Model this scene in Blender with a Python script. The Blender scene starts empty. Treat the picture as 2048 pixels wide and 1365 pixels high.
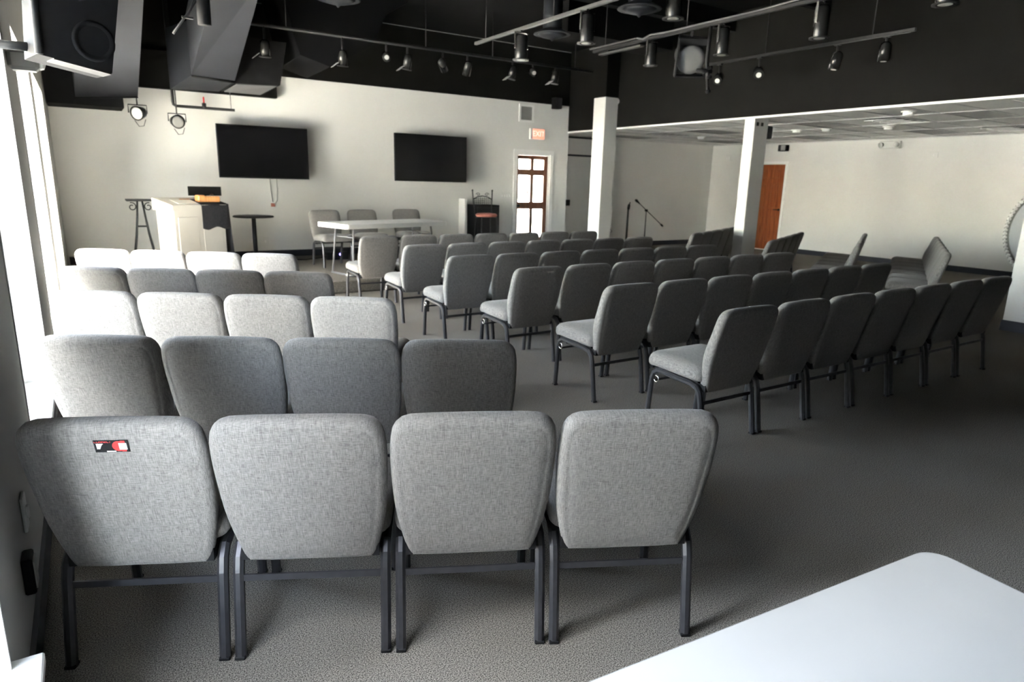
import bpy, math, random
from mathutils import Vector, Matrix
random.seed(4)
PI = math.pi
R = math.radians
scene = bpy.context.scene
C = scene.collection

# ------------------------------------------------------------------ camera
cam_d = bpy.data.cameras.new('camera')
cam = bpy.data.objects.new('camera', cam_d)
C.objects.link(cam)
scene.camera = cam
def aim(pitch, yaw, roll, loc):
    pi, ya, ro = R(pitch), R(yaw), R(roll)
    fwd = Vector((math.sin(ya)*math.cos(pi), math.cos(ya)*math.cos(pi), math.sin(pi)))
    rt = Vector((math.cos(ya), -math.sin(ya), 0))
    dn = fwd.cross(rt)
    r2 = math.cos(ro)*rt - math.sin(ro)*dn
    d2 = math.cos(ro)*dn + math.sin(ro)*rt
    m = Matrix(((r2.x, -d2.x, -fwd.x, loc[0]), (r2.y, -d2.y, -fwd.y, loc[1]), (r2.z, -d2.z, -fwd.z, loc[2]), (0, 0, 0, 1)))
    cam.matrix_world = m
aim(-13.6, 32.95, 1.44, (0, 0, 1.52))
cam_d.sensor_width = 36
cam_d.lens = 1310/2048*36
cam_d.clip_start = 0.02
cam_d.clip_end = 300
cam_d.dof.use_dof = True
cam_d.dof.focus_distance = 2.3
cam_d.dof.aperture_fstop = 4.0

# ------------------------------------------------------------------ world, sun, exposure
SKY = 0.17
w = bpy.data.worlds.new('sky')
scene.world = w
w.use_nodes = True
bg = w.node_tree.nodes['Background']
sky = w.node_tree.nodes.new('ShaderNodeTexSky')
sky.sky_type = 'NISHITA'
sky.sun_disc = False
sky.sun_elevation = R(36.5)
sky.sun_rotation = math.atan2(-0.958, -0.287)
sky.dust_density = 1.0
hsv = w.node_tree.nodes.new('ShaderNodeHueSaturation')   # hazy pale sky
hsv.inputs['Saturation'].default_value = 0.6
w.node_tree.links.new(sky.outputs[0], hsv.inputs['Color'])
w.node_tree.links.new(hsv.outputs[0], bg.inputs[0])
bg.inputs[1].default_value = SKY
sun_d = bpy.data.lights.new('sun', 'SUN')
sun_d.energy = 9.0
sun_d.color = (1.0, 0.95, 0.88)
sun_d.angle = R(1.5)
sun = bpy.data.objects.new('sun', sun_d)
C.objects.link(sun)
SE = R(36.5)
sdir = Vector((0.958*math.cos(SE), 0.287*math.cos(SE), -math.sin(SE)))
sun.rotation_euler = sdir.to_track_quat('-Z', 'Y').to_euler()
vs = scene.view_settings
vs.view_transform = 'Standard'
vs.look = 'None'
vs.exposure = 5.47
vs.gamma = 1.0
vs.use_curve_mapping = False
try:
    scene.cycles.use_denoising = True
    scene.cycles.max_bounces = 10
    scene.cycles.diffuse_bounces = 8
    scene.cycles.sample_clamp_indirect = 6
except Exception:
    pass

# ------------------------------------------------------------------ room measures
XL, XR = -0.28, 14.6
XS = 8.95           # soffit face
ZC = 2.62           # tiled ceiling
ZD = 4.2            # black deck
YB, YA = 11.8, 12.7 # stage wall, alcove wall
YR = -6.0
SY, SZ = 8.65, 0.17 # stage edge and height

# ------------------------------------------------------------------ materials
def mat(name, col, rough=0.6, metal=0.0, var=0.06, scale=8.0, bump=0.0, bscale=None, spec=0.4, emit=None, estr=0.0):
    m = bpy.data.materials.new(name)
    m.use_nodes = True
    nt = m.node_tree
    b = nt.nodes['Principled BSDF']
    b.inputs['Roughness'].default_value = rough
    b.inputs['Metallic'].default_value = metal
    b.inputs['Specular IOR Level'].default_value = spec
    tc = nt.nodes.new('ShaderNodeTexCoord')
    n = nt.nodes.new('ShaderNodeTexNoise')
    n.inputs['Scale'].default_value = scale
    n.inputs['Detail'].default_value = 4
    nt.links.new(tc.outputs['Object'], n.inputs['Vector'])
    r = nt.nodes.new('ShaderNodeValToRGB')
    r.color_ramp.elements[0].position = 0.3
    r.color_ramp.elements[1].position = 0.7
    r.color_ramp.elements[0].color = tuple(max(0, c*(1-var)) for c in col) + (1,)
    r.color_ramp.elements[1].color = tuple(min(1, c*(1+var)) for c in col) + (1,)
    nt.links.new(n.outputs['Fac'], r.inputs['Fac'])
    nt.links.new(r.outputs['Color'], b.inputs['Base Color'])
    if bump:
        n2 = nt.nodes.new('ShaderNodeTexNoise')
        n2.inputs['Scale'].default_value = bscale or scale*6
        n2.inputs['Detail'].default_value = 3
        nt.links.new(tc.outputs['Object'], n2.inputs['Vector'])
        bp = nt.nodes.new('ShaderNodeBump')
        bp.inputs['Strength'].default_value = bump
        bp.inputs['Distance'].default_value = 0.01
        nt.links.new(n2.outputs['Fac'], bp.inputs['Height'])
        nt.links.new(bp.outputs['Normal'], b.inputs['Normal'])
    if emit:
        b.inputs['Emission Color'].default_value = tuple(emit) + (1,)
        b.inputs['Emission Strength'].default_value = estr
    return m

def fabric_mat():
    m = bpy.data.materials.new('heather_fabric')
    m.use_nodes = True
    nt = m.node_tree
    b = nt.nodes['Principled BSDF']
    b.inputs['Roughness'].default_value = 0.95
    b.inputs['Specular IOR Level'].default_value = 0.15
    b.inputs['Sheen Weight'].default_value = 0.15
    tc = nt.nodes.new('ShaderNodeTexCoord')
    facs = []
    for sc in ((55, 700, 700), (700, 55, 45)):
        mp = nt.nodes.new('ShaderNodeMapping')
        mp.inputs['Scale'].default_value = sc
        n = nt.nodes.new('ShaderNodeTexNoise')
        n.inputs['Scale'].default_value = 1.0
        n.inputs['Detail'].default_value = 3
        nt.links.new(tc.outputs['Object'], mp.inputs['Vector'])
        nt.links.new(mp.outputs['Vector'], n.inputs['Vector'])
        facs.append(n)
    mx = nt.nodes.new('ShaderNodeMath')
    mx.operation = 'ADD'
    nt.links.new(facs[0].outputs['Fac'], mx.inputs[0])
    nt.links.new(facs[1].outputs['Fac'], mx.inputs[1])
    r = nt.nodes.new('ShaderNodeValToRGB')
    mr = nt.nodes.new('ShaderNodeMath')
    mr.operation = 'MULTIPLY'
    mr.inputs[1].default_value = 0.5
    nt.links.new(mx.outputs[0], mr.inputs[0])
    r.color_ramp.elements[0].position = 0.36
    r.color_ramp.elements[1].position = 0.64
    r.color_ramp.elements[0].color = (0.092, 0.088, 0.084, 1)
    r.color_ramp.elements[1].color = (0.25, 0.24, 0.228, 1)
    nt.links.new(mr.outputs[0], r.inputs['Fac'])
    nt.links.new(r.outputs['Color'], b.inputs['Base Color'])
    bp = nt.nodes.new('ShaderNodeBump')
    bp.inputs['Strength'].default_value = 0.25
    bp.inputs['Distance'].default_value = 0.002
    nt.links.new(mr.outputs[0], bp.inputs['Height'])
    nt.links.new(bp.outputs['Normal'], b.inputs['Normal'])
    return m

def carpet_mat():
    m = bpy.data.materials.new('speckled_carpet')
    m.use_nodes = True
    nt = m.node_tree
    b = nt.nodes['Principled BSDF']
    b.inputs['Roughness'].default_value = 1.0
    b.inputs['Specular IOR Level'].default_value = 0.05
    tc = nt.nodes.new('ShaderNodeTexCoord')
    n = nt.nodes.new('ShaderNodeTexNoise')
    n.inputs['Scale'].default_value = 235
    n.inputs['Detail'].default_value = 2.5
    n.inputs['Roughness'].default_value = 0.7
    nt.links.new(tc.outputs['Object'], n.inputs['Vector'])
    r = nt.nodes.new('ShaderNodeValToRGB')
    r.color_ramp.elements[0].position = 0.39
    r.color_ramp.elements[1].position = 0.62
    r.color_ramp.elements[0].color = (0.040, 0.037, 0.034, 1)
    r.color_ramp.elements[1].color = (0.33, 0.31, 0.28, 1)
    nt.links.new(n.outputs['Fac'], r.inputs['Fac'])
    n3 = nt.nodes.new('ShaderNodeTexNoise')
    n3.inputs['Scale'].default_value = 1.1
    n3.inputs['Detail'].default_value = 3
    nt.links.new(tc.outputs['Object'], n3.inputs['Vector'])
    r3 = nt.nodes.new('ShaderNodeValToRGB')
    r3.color_ramp.elements[0].position = 0.3
    r3.color_ramp.elements[1].position = 0.7
    r3.color_ramp.elements[0].color = (0.86, 0.84, 0.8, 1)
    r3.color_ramp.elements[1].color = (1, 1, 1, 1)
    nt.links.new(n3.outputs['Fac'], r3.inputs['Fac'])
    mix = nt.nodes.new('ShaderNodeMixRGB')
    mix.blend_type = 'MULTIPLY'
    mix.inputs[0].default_value = 1.0
    nt.links.new(r.outputs['Color'], mix.inputs[1])
    nt.links.new(r3.outputs['Color'], mix.inputs[2])
    nt.links.new(mix.outputs[0], b.inputs['Base Color'])
    bp = nt.nodes.new('ShaderNodeBump')
    bp.inputs['Strength'].default_value = 0.04
    bp.inputs['Distance'].default_value = 0.003
    nt.links.new(n.outputs['Fac'], bp.inputs['Height'])
    nt.links.new(bp.outputs['Normal'], b.inputs['Normal'])
    return m

def wood_mat(name, dark, light, rough=0.35):
    m = bpy.data.materials.new(name)
    m.use_nodes = True
    nt = m.node_tree
    b = nt.nodes['Principled BSDF']
    b.inputs['Roughness'].default_value = rough
    tc = nt.nodes.new('ShaderNodeTexCoord')
    mp = nt.nodes.new('ShaderNodeMapping')
    mp.inputs['Scale'].default_value = (18, 18, 1.2)
    n = nt.nodes.new('ShaderNodeTexNoise')
    n.inputs['Scale'].default_value = 2.0
    n.inputs['Detail'].default_value = 6
    n.inputs['Distortion'].default_value = 0.6
    nt.links.new(tc.outputs['Object'], mp.inputs['Vector'])
    nt.links.new(mp.outputs['Vector'], n.inputs['Vector'])
    r = nt.nodes.new('ShaderNodeValToRGB')
    r.color_ramp.elements[0].position = 0.35
    r.color_ramp.elements[1].position = 0.7
    r.color_ramp.elements[0].color = tuple(dark) + (1,)
    r.color_ramp.elements[1].color = tuple(light) + (1,)
    nt.links.new(n.outputs['Fac'], r.inputs['Fac'])
    nt.links.new(r.outputs['Color'], b.inputs['Base Color'])
    return m

def glass_mat():
    m = bpy.data.materials.new('window_glass')
    m.use_nodes = True
    nt = m.node_tree
    nt.nodes.clear()
    out = nt.nodes.new('ShaderNodeOutputMaterial')
    t = nt.nodes.new('ShaderNodeBsdfTransparent')
    t.inputs[0].default_value = (0.93, 0.95, 0.95, 1)
    g = nt.nodes.new('ShaderNodeBsdfGlossy')
    g.inputs['Roughness'].default_value = 0.02
    f = nt.nodes.new('ShaderNodeFresnel')
    f.inputs[0].default_value = 1.11
    mx = nt.nodes.new('ShaderNodeMixShader')
    nt.links.new(f.outputs[0], mx.inputs[0])
    nt.links.new(t.outputs[0], mx.inputs[1])
    nt.links.new(g.outputs[0], mx.inputs[2])
    nt.links.new(mx.outputs[0], out.inputs[0])
    return m

M = {
 'fabric': fabric_mat(), 'carpet': carpet_mat(), 'glass': glass_mat(),
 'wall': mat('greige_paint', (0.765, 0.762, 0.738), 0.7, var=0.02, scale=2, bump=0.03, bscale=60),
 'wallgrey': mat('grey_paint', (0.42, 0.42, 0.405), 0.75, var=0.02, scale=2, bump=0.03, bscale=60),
 'white': mat('white_paint', (0.88, 0.88, 0.865), 0.45, var=0.02),
 'blackwall': mat('black_wall_paint', (0.0075, 0.0072, 0.0066), 0.8, var=0.1, scale=3, spec=0.12),
 'deck': mat('black_deck_paint', (0.008, 0.008, 0.0085), 0.85, var=0.15, spec=0.1),
 'duct': mat('grey_black_duct_paint', (0.014, 0.0155, 0.0195), 0.6, var=0.12, scale=3, spec=0.2),
 'base': mat('navy_black_vinyl', (0.018, 0.02, 0.03), 0.45, var=0.1),
 'steel': mat('gunmetal_tube', (0.06, 0.06, 0.066), 0.36, metal=0.6, var=0.1, scale=30),
 'blackp': mat('black_plastic', (0.011, 0.011, 0.012), 0.65, var=0.15, scale=20, spec=0.15),
 'blackm': mat('black_metal', (0.016, 0.016, 0.017), 0.5, metal=0.0, var=0.15, scale=20),
 'can': mat('glossy_black_can', (0.03, 0.03, 0.03), 0.25, metal=0.4, var=0.1, scale=20),
 'chrome': mat('bright_steel', (0.62, 0.62, 0.6), 0.25, metal=1.0, var=0.06, scale=20),
 'lens': mat('frosted_lens', (0.75, 0.75, 0.72), 0.3, var=0.04),
 'screen': mat('tv_screen', (0.006, 0.006, 0.007), 0.16, var=0.1),
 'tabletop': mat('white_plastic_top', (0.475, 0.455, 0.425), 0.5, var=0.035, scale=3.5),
 'tabletop2': mat('bright_plastic_top', (0.80, 0.80, 0.78), 0.45, var=0.03, scale=3.5),
 'tile': mat('mineral_tile', (0.84, 0.84, 0.83), 0.9, var=0.04, scale=25, bump=0.1, bscale=120),
 'grid': mat('ceiling_grid_white', (0.6, 0.6, 0.6), 0.5, var=0.02),
 'smoke': mat('smoked_light_panel', (0.12, 0.12, 0.125), 0.4, var=0.08),
 'brown': wood_mat('dark_brown_wood', (0.13, 0.045, 0.022), (0.24, 0.09, 0.042), 0.4),
 'cherry': wood_mat('cherry_wood', (0.24, 0.060, 0.018), (0.42, 0.125, 0.04), 0.35),
 'tan': wood_mat('tan_leather', (0.45, 0.20, 0.07), (0.62, 0.31, 0.12), 0.5),
 'cloth': mat('black_cloth', (0.025, 0.025, 0.03), 0.95, var=0.2, scale=40, bump=0.2),
 'red': mat('red_print', (0.55, 0.03, 0.03), 0.4, var=0.05),
 'redseat': mat('terracotta_cushion', (0.36, 0.13, 0.10), 0.8, var=0.1, scale=30),
 'iron': mat('wrought_iron', (0.03, 0.03, 0.032), 0.5, metal=0.5, var=0.15, scale=30),
 'exit': mat('exit_sign_face', (0.75, 0.22, 0.16), 0.4, var=0.03, emit=(1.0, 0.25, 0.16), estr=0.035),
 'exitw': mat('exit_sign_letters', (0.85, 0.62, 0.55), 0.4, var=0.03, emit=(1, 0.7, 0.6), estr=0.03),
 'led': mat('blue_led', (0.2, 0.2, 0.9), 0.3, emit=(0.25, 0.2, 1.0), estr=0.25),
 'plate': mat('ivory_plastic', (0.76, 0.76, 0.74), 0.4, var=0.02),
 'concrete': mat('sunlit_concrete', (0.76, 0.71, 0.62), 0.9, var=0.06, scale=1.0),
 'stucco': mat('sunshade_stucco', (0.62, 0.58, 0.5), 0.9, var=0.05),
 'cream': mat('cream_paint', (0.58, 0.565, 0.53), 0.5, var=0.02),
 'rear': mat('dark_grey_paint', (0.10, 0.10, 0.098), 0.8, var=0.05),
 'blocker': mat('light_blocker_brown', (0.20, 0.185, 0.17), 0.9, var=0.1),
 'silver': mat('silver_reflector', (0.27, 0.27, 0.265), 0.3, metal=0.2, var=0.05),
 'wire': mat('aluminium_rail', (0.08, 0.08, 0.08), 0.5, metal=0.3, var=0.1, scale=30),
 'mirror': mat('pale_disc', (0.66, 0.69, 0.72), 0.25, var=0.01),
 'greyv': mat('vent_grey', (0.30, 0.30, 0.29), 0.5, var=0.05),
 'paper': mat('white_paper', (0.82, 0.82, 0.80), 0.7, var=0.02),
}

# ------------------------------------------------------------------ mesh helpers
class MB:
    def __init__(s):
        s.v, s.f, s.sm = [], [], []
    def add(s, vs_, fs, smooth=False):
        o = len(s.v)
        s.v += [tuple(p) for p in vs_]
        s.f += [tuple(i+o for i in f) for f in fs]
        s.sm += [smooth]*len(fs)
        return s
    def box(s, x0, x1, y0, y1, z0, z1, c=0.0):
        if c <= 0:
            vs_ = [(x, y, z) for z in (z0, z1) for y in (y0, y1) for x in (x0, x1)]
            return s.add(vs_, [(0, 2, 3, 1), (4, 5, 7, 6), (0, 1, 5, 4), (2, 6, 7, 3), (0, 4, 6, 2), (1, 3, 7, 5)])
        # chamfered box
        vs_, fs = [], []
        idx = {}
        for sx in (0, 1):
            for sy in (0, 1):
                for sz in (0, 1):
                    px, py, pz = (x0, x1)[sx], (y0, y1)[sy], (z0, z1)[sz]
                    dx, dy, dz = (c, -c)[sx], (c, -c)[sy], (c, -c)[sz]
                    for a, p in (('x', (px, py+dy, pz+dz)), ('y', (px+dx, py, pz+dz)), ('z', (px+dx, py+dy, pz))):
                        idx[(sx, sy, sz, a)] = len(vs_)
                        vs_.append(p)
        for k in (0, 1):
            q = [(k, 0, 0, 'x'), (k, 1, 0, 'x'), (k, 1, 1, 'x'), (k, 0, 1, 'x')]; fs.append([idx[i] for i in (q if not k else q)])
            q = [(0, k, 0, 'y'), (1, k, 0, 'y'), (1, k, 1, 'y'), (0, k, 1, 'y')]; fs.append([idx[i] for i in q])
            q = [(0, 0, k, 'z'), (1, 0, k, 'z'), (1, 1, k, 'z'), (0, 1, k, 'z')]; fs.append([idx[i] for i in q])
        for a in (0, 1):
            for b in (0, 1):
                fs.append([idx[i] for i in ((a, b, 0, 'x'), (a, b, 1, 'x'), (a, b, 1, 'y'), (a, b, 0, 'y'))])
                fs.append([idx[i] for i in ((a, 0, b, 'x'), (a, 1, b, 'x'), (a, 1, b, 'z'), (a, 0, b, 'z'))])
                fs.append([idx[i] for i in ((0, a, b, 'y'), (1, a, b, 'y'), (1, a, b, 'z'), (0, a, b, 'z'))])
        for a in (0, 1):
            for b in (0, 1):
                for d in (0, 1):
                    fs.append([idx[(a, b, d, t)] for t in 'xyz'])
        return s.add(vs_, fs)
    def tube(s, path, r, n=8, closed=False, square=False, cap=True, smooth=True, up=(0, 0, 1)):
        P = [Vector(p) for p in path]
        rr = r if isinstance(r, (list, tuple)) else [r]*len(P)
        vs_, fs = [], []
        ref = Vector(up)
        last = None
        for i, p in enumerate(P):
            if closed:
                t = P[(i+1) % len(P)] - P[i-1]
            else:
                t = P[min(i+1, len(P)-1)] - P[max(i-1, 0)]
            t.normalize()
            if last is None:
                a = ref if abs(t.dot(ref)) < 0.9 else Vector((1, 0, 0))
                if abs(t.dot(a)) > 0.9: a = Vector((0, 1, 0))
            else:
                a = last
            a = (a - t*a.dot(t)).normalized()
            last = a
            b = t.cross(a)
            for k in range(n):
                th = 2*PI*(k+0.5)/n
                cx, sy = math.cos(th), math.sin(th)
                if square:
                    m = max(abs(cx), abs(sy)); q = 0.85
                    cx, sy = cx*((1-q)+q/m), sy*((1-q)+q/m)
                vs_.append(p + rr[i]*(cx*a + sy*b))
        m = len(P)
        for i in range(m if closed else m-1):
            j = (i+1) % m
            for k in range(n):
                fs.append((i*n+k, i*n+(k+1) % n, j*n+(k+1) % n, j*n+k))
        if cap and not closed:
            fs.append(tuple(range(n-1, -1, -1)))
            fs.append(tuple((m-1)*n+k for k in range(n)))
        return s.add(vs_, fs, smooth)
    def cyl(s, p0, p1, r, n=16, r1=None, smooth=True):
        return s.tube([p0, p1], [r, r if r1 is None else r1], n, smooth=smooth)
    def lathe(s, prof, n=20, o=(0, 0, 0), axis=(0, 0, 1), smooth=True):
        ax = Vector(axis).normalized()
        q = ax.to_track_quat('Z', 'Y')
        vs_, fs = [], []
        for (r, h) in prof:
            for k in range(n):
                th = 2*PI*k/n
                vs_.append(Vector(o) + q @ Vector((r*math.cos(th), r*math.sin(th), h)))
        for i in range(len(prof)-1):
            for k in range(n):
                fs.append((i*n+k, i*n+(k+1) % n, (i+1)*n+(k+1) % n, (i+1)*n+k))
        fs.append(tuple(range(n-1, -1, -1)))
        fs.append(tuple((len(prof)-1)*n+k for k in range(n)))
        return s.add(vs_, fs, smooth)
    def prism(s, poly, z0, z1, smooth=False):
        n = len(poly)
        vs_ = [(x, y, z0) for x, y in poly] + [(x, y, z1) for x, y in poly]
        fs = [tuple(range(n-1, -1, -1)), tuple(range(n, 2*n))] + [(i, (i+1) % n, n+(i+1) % n, n+i) for i in range(n)]
        return s.add(vs_, fs, smooth)
    def hexa(s, lo, hi):
        vs_ = list(lo) + list(hi)
        return s.add(vs_, [(3, 2, 1, 0), (4, 5, 6, 7), (0, 1, 5, 4), (1, 2, 6, 5), (2, 3, 7, 6), (3, 0, 4, 7)])
    def mesh(s, name, m):
        me = bpy.data.meshes.new(name)
        me.from_pydata(s.v, [], s.f)
        for p, sm in zip(me.polygons, s.sm):
            p.use_smooth = sm
        me.materials.append(m)
        me.validate()
        import bmesh
        bm = bmesh.new(); bm.from_mesh(me)
        bmesh.ops.recalc_face_normals(bm, faces=bm.faces)
        bm.to_mesh(me); bm.free()
        return me
    def build(s, name, m, parent=None, loc=None, rot=None):
        return link(name, s.mesh(name, m), parent, loc, rot)

def link(name, me, parent=None, loc=None, rot=None):
    o = bpy.data.objects.new(name, me)
    C.objects.link(o)
    if parent is not None: o.parent = parent
    if loc is not None: o.location = loc
    if rot is not None: o.rotation_euler = rot
    return o

def tag(o, label=None, cat=None, group=None, kind=None):
    if label: o['label'] = label
    if cat: o['category'] = cat
    if group: o['group'] = group
    if kind: o['kind'] = kind
    return o

def thing(name, label, cat, loc=(0, 0, 0), rz=0.0, group=None):
    o = bpy.data.objects.new(name, None)
    o.empty_display_size = 0.1
    C.objects.link(o)
    o.location = loc
    o.rotation_euler = (0, 0, rz)
    return tag(o, label, cat, group)

def struct(name, mb, m, label, parent=None):
    o = mb.build(name, m, parent)
    if parent is None:
        tag(o, label, None, None, 'structure')
    return o

def text(name, body, size, m, parent, loc, rot, ext=0.0006):
    cu = bpy.data.curves.new(name, 'FONT')
    cu.body = body
    cu.size = size
    cu.extrude = ext
    cu.align_x = 'CENTER'
    cu.align_y = 'CENTER'
    cu.materials.append(m)
    tmp = bpy.data.objects.new(name, cu)
    C.objects.link(tmp)
    bpy.context.view_layer.update()
    me = bpy.data.meshes.new_from_object(tmp.evaluated_get(bpy.context.evaluated_depsgraph_get()))
    bpy.data.objects.remove(tmp)
    if not me.materials: me.materials.append(m)
    o = bpy.data.objects.new(name, me)
    C.objects.link(o)
    o.parent = parent
    o.location = loc
    o.rotation_euler = rot
    return o

def rrect(x0, x1, y0, y1, r, n=6):
    P = []
    for cx, cy, a0 in ((x1-r, y0+r, -90), (x1-r, y1-r, 0), (x0+r, y1-r, 90), (x0+r, y0+r, 180)):
        for k in range(n+1):
            a = R(a0 + 90*k/n)
            P.append((cx + r*math.cos(a), cy + r*math.sin(a)))
    return P

# ------------------------------------------------------------------ setting: outside, floor, walls
g = MB().box(-400, XL-0.2, -300, 300, -0.3, -0.12).box(XL-0.2, 40, 13.2, 60, -0.3, -0.12)
struct('ground_outside', g, M['concrete'], 'pale concrete ground outside the windows')
def sunshade(name, y0, y1, label):
    o = struct(name, MB().box(-3.7, XL-0.225, y0, y1, 2.52, 2.80), M['stucco'], label)
    for y in (y0+0.3, y1-0.3):
        MB().box(-3.6, -3.3, y-0.15, y+0.15, -0.12, 2.52).build('post', M['stucco'], o)
struct('added_block_outside', MB().box(-17, -12, -12, 1.45, -0.12, 15.0), M['blocker'], 'brown unseen block added outside to keep sun off the nearest windows')  # unseen block, added to keep direct sun off the near windows
struct('roof_added_awning', MB().hexa([(-2.1, 2.8, 2.42), (XL-0.225, 2.8, 2.62), (XL-0.225, 4.95, 2.62), (-2.1, 4.95, 2.42)], [(-2.1, 2.8, 2.5), (XL-0.225, 2.8, 2.7), (XL-0.225, 4.95, 2.7), (-2.1, 4.95, 2.5)]), M['blocker'], 'brown unseen awning added outside to cut skylight at the second window')  # unseen, added to cut sky light falling on the third chair row
sunshade('roof_added_far', 8.1, 17.0, 'stucco porch roof added unseen to block sun at the far windows')  # unseen roof, added to keep direct sun off stage wall and platform

struct('floor', MB().box(XL-0.2, XR+0.2, YR-0.2, 13.0, -0.12, 0.0), M['carpet'], 'dark speckled grey carpet floor')
struct('stage_floor', MB().box(XL+0.02, XS+0.03, SY, YB-0.005, 0.0005, SZ, 0.012), M['carpet'], 'low carpeted platform under the white table and pulpit')

# windows in the left wall: (y0, y1)
SILL, HEAD = 0.30, 2.43
WIN = [(0.55, 1.85), (3.15, 4.66), (5.58, 7.22), (7.78, 9.9)]
mb = MB()
XO = XL-0.22
mb.box(XO, XL, YR-0.2, 13.0, HEAD, ZD)
mb.box(XO, XL, YR-0.2, 13.0, -0.1, SILL)
ys = [YR-0.2] + [v for wv in WIN for v in wv] + [13.0]
for i in range(0, len(ys), 2):
    mb.box(XO, XL, ys[i], ys[i+1], SILL, HEAD)
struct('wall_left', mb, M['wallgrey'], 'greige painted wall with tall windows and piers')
struct('baseboard_left', MB().box(XL, XL+0.015, YR, YB, 0, 0.11), M['base'], 'dark vinyl baseboard under the windows')
for i, (y0, y1) in enumerate(WIN):
    fr = MB()
    xg0, xg1 = XO+0.02, XO+0.07
    fr.box(xg0, xg1, y0, y0+0.045, SILL, HEAD).box(xg0, xg1, y1-0.045, y1, SILL, HEAD)
    fr.box(xg0, xg1, y0+0.045, y1-0.045, SILL, SILL+0.05).box(xg0, xg1, y0+0.045, y1-0.045, HEAD-0.05, HEAD)
    nb = max(1, round((y1-y0)/1.3))
    for k in range(1, nb):
        ym = y0+(y1-y0)*k/nb
        fr.box(xg0, xg1, ym-0.02, ym+0.02, SILL+0.05, HEAD-0.05)
    wo = struct('window_%d' % (i+1), fr, M['white'], 'tall white-framed window in the left wall, bay %d from the camera' % (i+1))
    for k in range(nb):
        a, b = y0+(y1-y0)*k/nb+0.02, y0+(y1-y0)*(k+1)/nb-0.02
        MB().box(XO+0.042, XO+0.048, a, b, SILL+0.04, HEAD-0.04).build('pane', M['glass'], wo)
    for ya_, yb_ in ((y0, y0+0.012), (y1-0.012, y1)):
        MB().box(XO+0.07, XL+0.004, ya_, yb_, SILL, HEAD).build('jamb_lining', M['white'], wo)
    MB().box(XO+0.07, XL+0.004, y0+0.012, y1-0.012, HEAD-0.012, HEAD).build('head_lining', M['white'], wo)
    MB().box(XO+0.07, XL+(0.07 if i == 0 else 0.03), y0-0.03, y1+0.03, SILL-0.03, SILL+0.002, 0.004).build('sill', M['white'], wo)

# stage wall with the glazed door
DX0, DX1, DZ = 7.66, 8.50, 2.11
mb = MB()
mb.box(XL, DX0, YB, YB+0.15, -0.1, ZD).box(DX1, XS+0.02, YB, YB+0.15, -0.1, ZD)
mb.box(DX0, DX1, YB, YB+0.15, DZ, ZD).box(DX0, DX1, YB, YB+0.15, -0.1, SZ)
wb = struct('wall_back', mb, M['wall'], 'greige stage wall carrying two televisions')
MB().box(XL+0.01, XS+0.02, YB-0.006, YB+0.01, 3.13, ZD-0.01).build('black_band', M['blackwall'], wb)
struct('beam', MB().box(XL+0.005, 2.86, YB-0.14, YB-0.008, 2.77, 3.3), M['blackwall'], 'black painted bulkhead above the left part of the stage wall')
struct('baseboard_back', MB().box(XL+0.02, DX0-0.09, YB-0.016, YB-0.0005, SZ, SZ+0.11), M['base'], 'dark baseboard of the stage wall')
# alcove return, alcove back, right wall, rear wall
struct('wall_return', MB().box(XS-0.13, XS+0.02, YB+0.15, YA, -0.1, ZD), M['wall'], 'short return wall beside the alcove')
wa = struct('wall_alcove', MB().box(XS-0.13, XR+0.2, YA, YA+0.15, -0.1, ZD), M['wall'], 'greige alcove wall behind the microphone stands')
struct('baseboard_alcove', MB().box(XS+0.03, XR-0.02, YA-0.016, YA-0.0005, 0, 0.115), M['base'], 'dark baseboard of the alcove wall')
E2a, E2b, D2Z = 10.38, 11.28, 2.12
mb = MB()
mb.box(XR, XR+0.15, YR, E2a, -0.1, ZD).box(XR, XR+0.15, E2b, YA, -0.1, ZD).box(XR, XR+0.15, E2a, E2b, D2Z, ZD)
mb.box(XR+0.12, XR+0.15, E2a, E2b, -0.1, D2Z)
struct('wall_right', mb, M['wall'], 'long greige right wall with brown door')
struct('baseboard_right', MB().box(XR-0.016, XR-0.0005, YR, E2a-0.07, 0, 0.115).box(XR-0.016, XR-0.0005, E2b+0.07, YA-0.02, 0, 0.115), M['base'], 'dark baseboard of the right wall')
struct('wall_rear', MB().box(XL, XR+0.2, YR-0.15, YR, -0.1, ZD), M['rear'], 'dark grey rear wall behind the camera')
struct('wall_soffit', MB().box(XS, XS+0.18, YR, YA-0.005, ZC-0.005, ZD), M['blackwall'], 'black soffit wall above the columns')
struct('trim_1', MB().box(XS-0.012, XS+0.05, YR, YA-0.01, ZC-0.035, ZC-0.006), M['white'], 'white edge trim along the black soffit')
struct('ceiling', MB().box(XL-0.16, XR+0.2, YR-0.2, 13.0, ZD, ZD+0.15), M['deck'], 'black painted open ceiling deck')

# columns
def column(name, x0, x1, y0, y1, zt, label, zb=None):
    o = struct(name, MB().box(x0, x1, y0, y1, 0, zt, 0.006), M['wall'], label)
    MB().box(x0-0.012, x1+0.012, y0-0.012, y1+0.012, 0, 0.12).build('baseboard', M['base'], o)
    if zb:
        MB().box(x0+0.002, x1-0.002, y0+0.002, y1-0.002, zt, zb).build('black_shaft', M['blackwall'], o)
    return o
c1 = column('column_1', 8.62, 8.94, 10.22, 10.57, 3.16, 'greige column with black upper shaft in front of the soffit', ZD-0.005)
c2 = column('column_2', 9.16, 9.50, 7.17, 7.37, ZC-0.003, 'greige column under the edge of the tiled ceiling')
c3 = column('column_3', 8.80, 9.20, 2.75, 3.17, ZC-0.04, 'greige column at the right edge beside the last chair')

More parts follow.
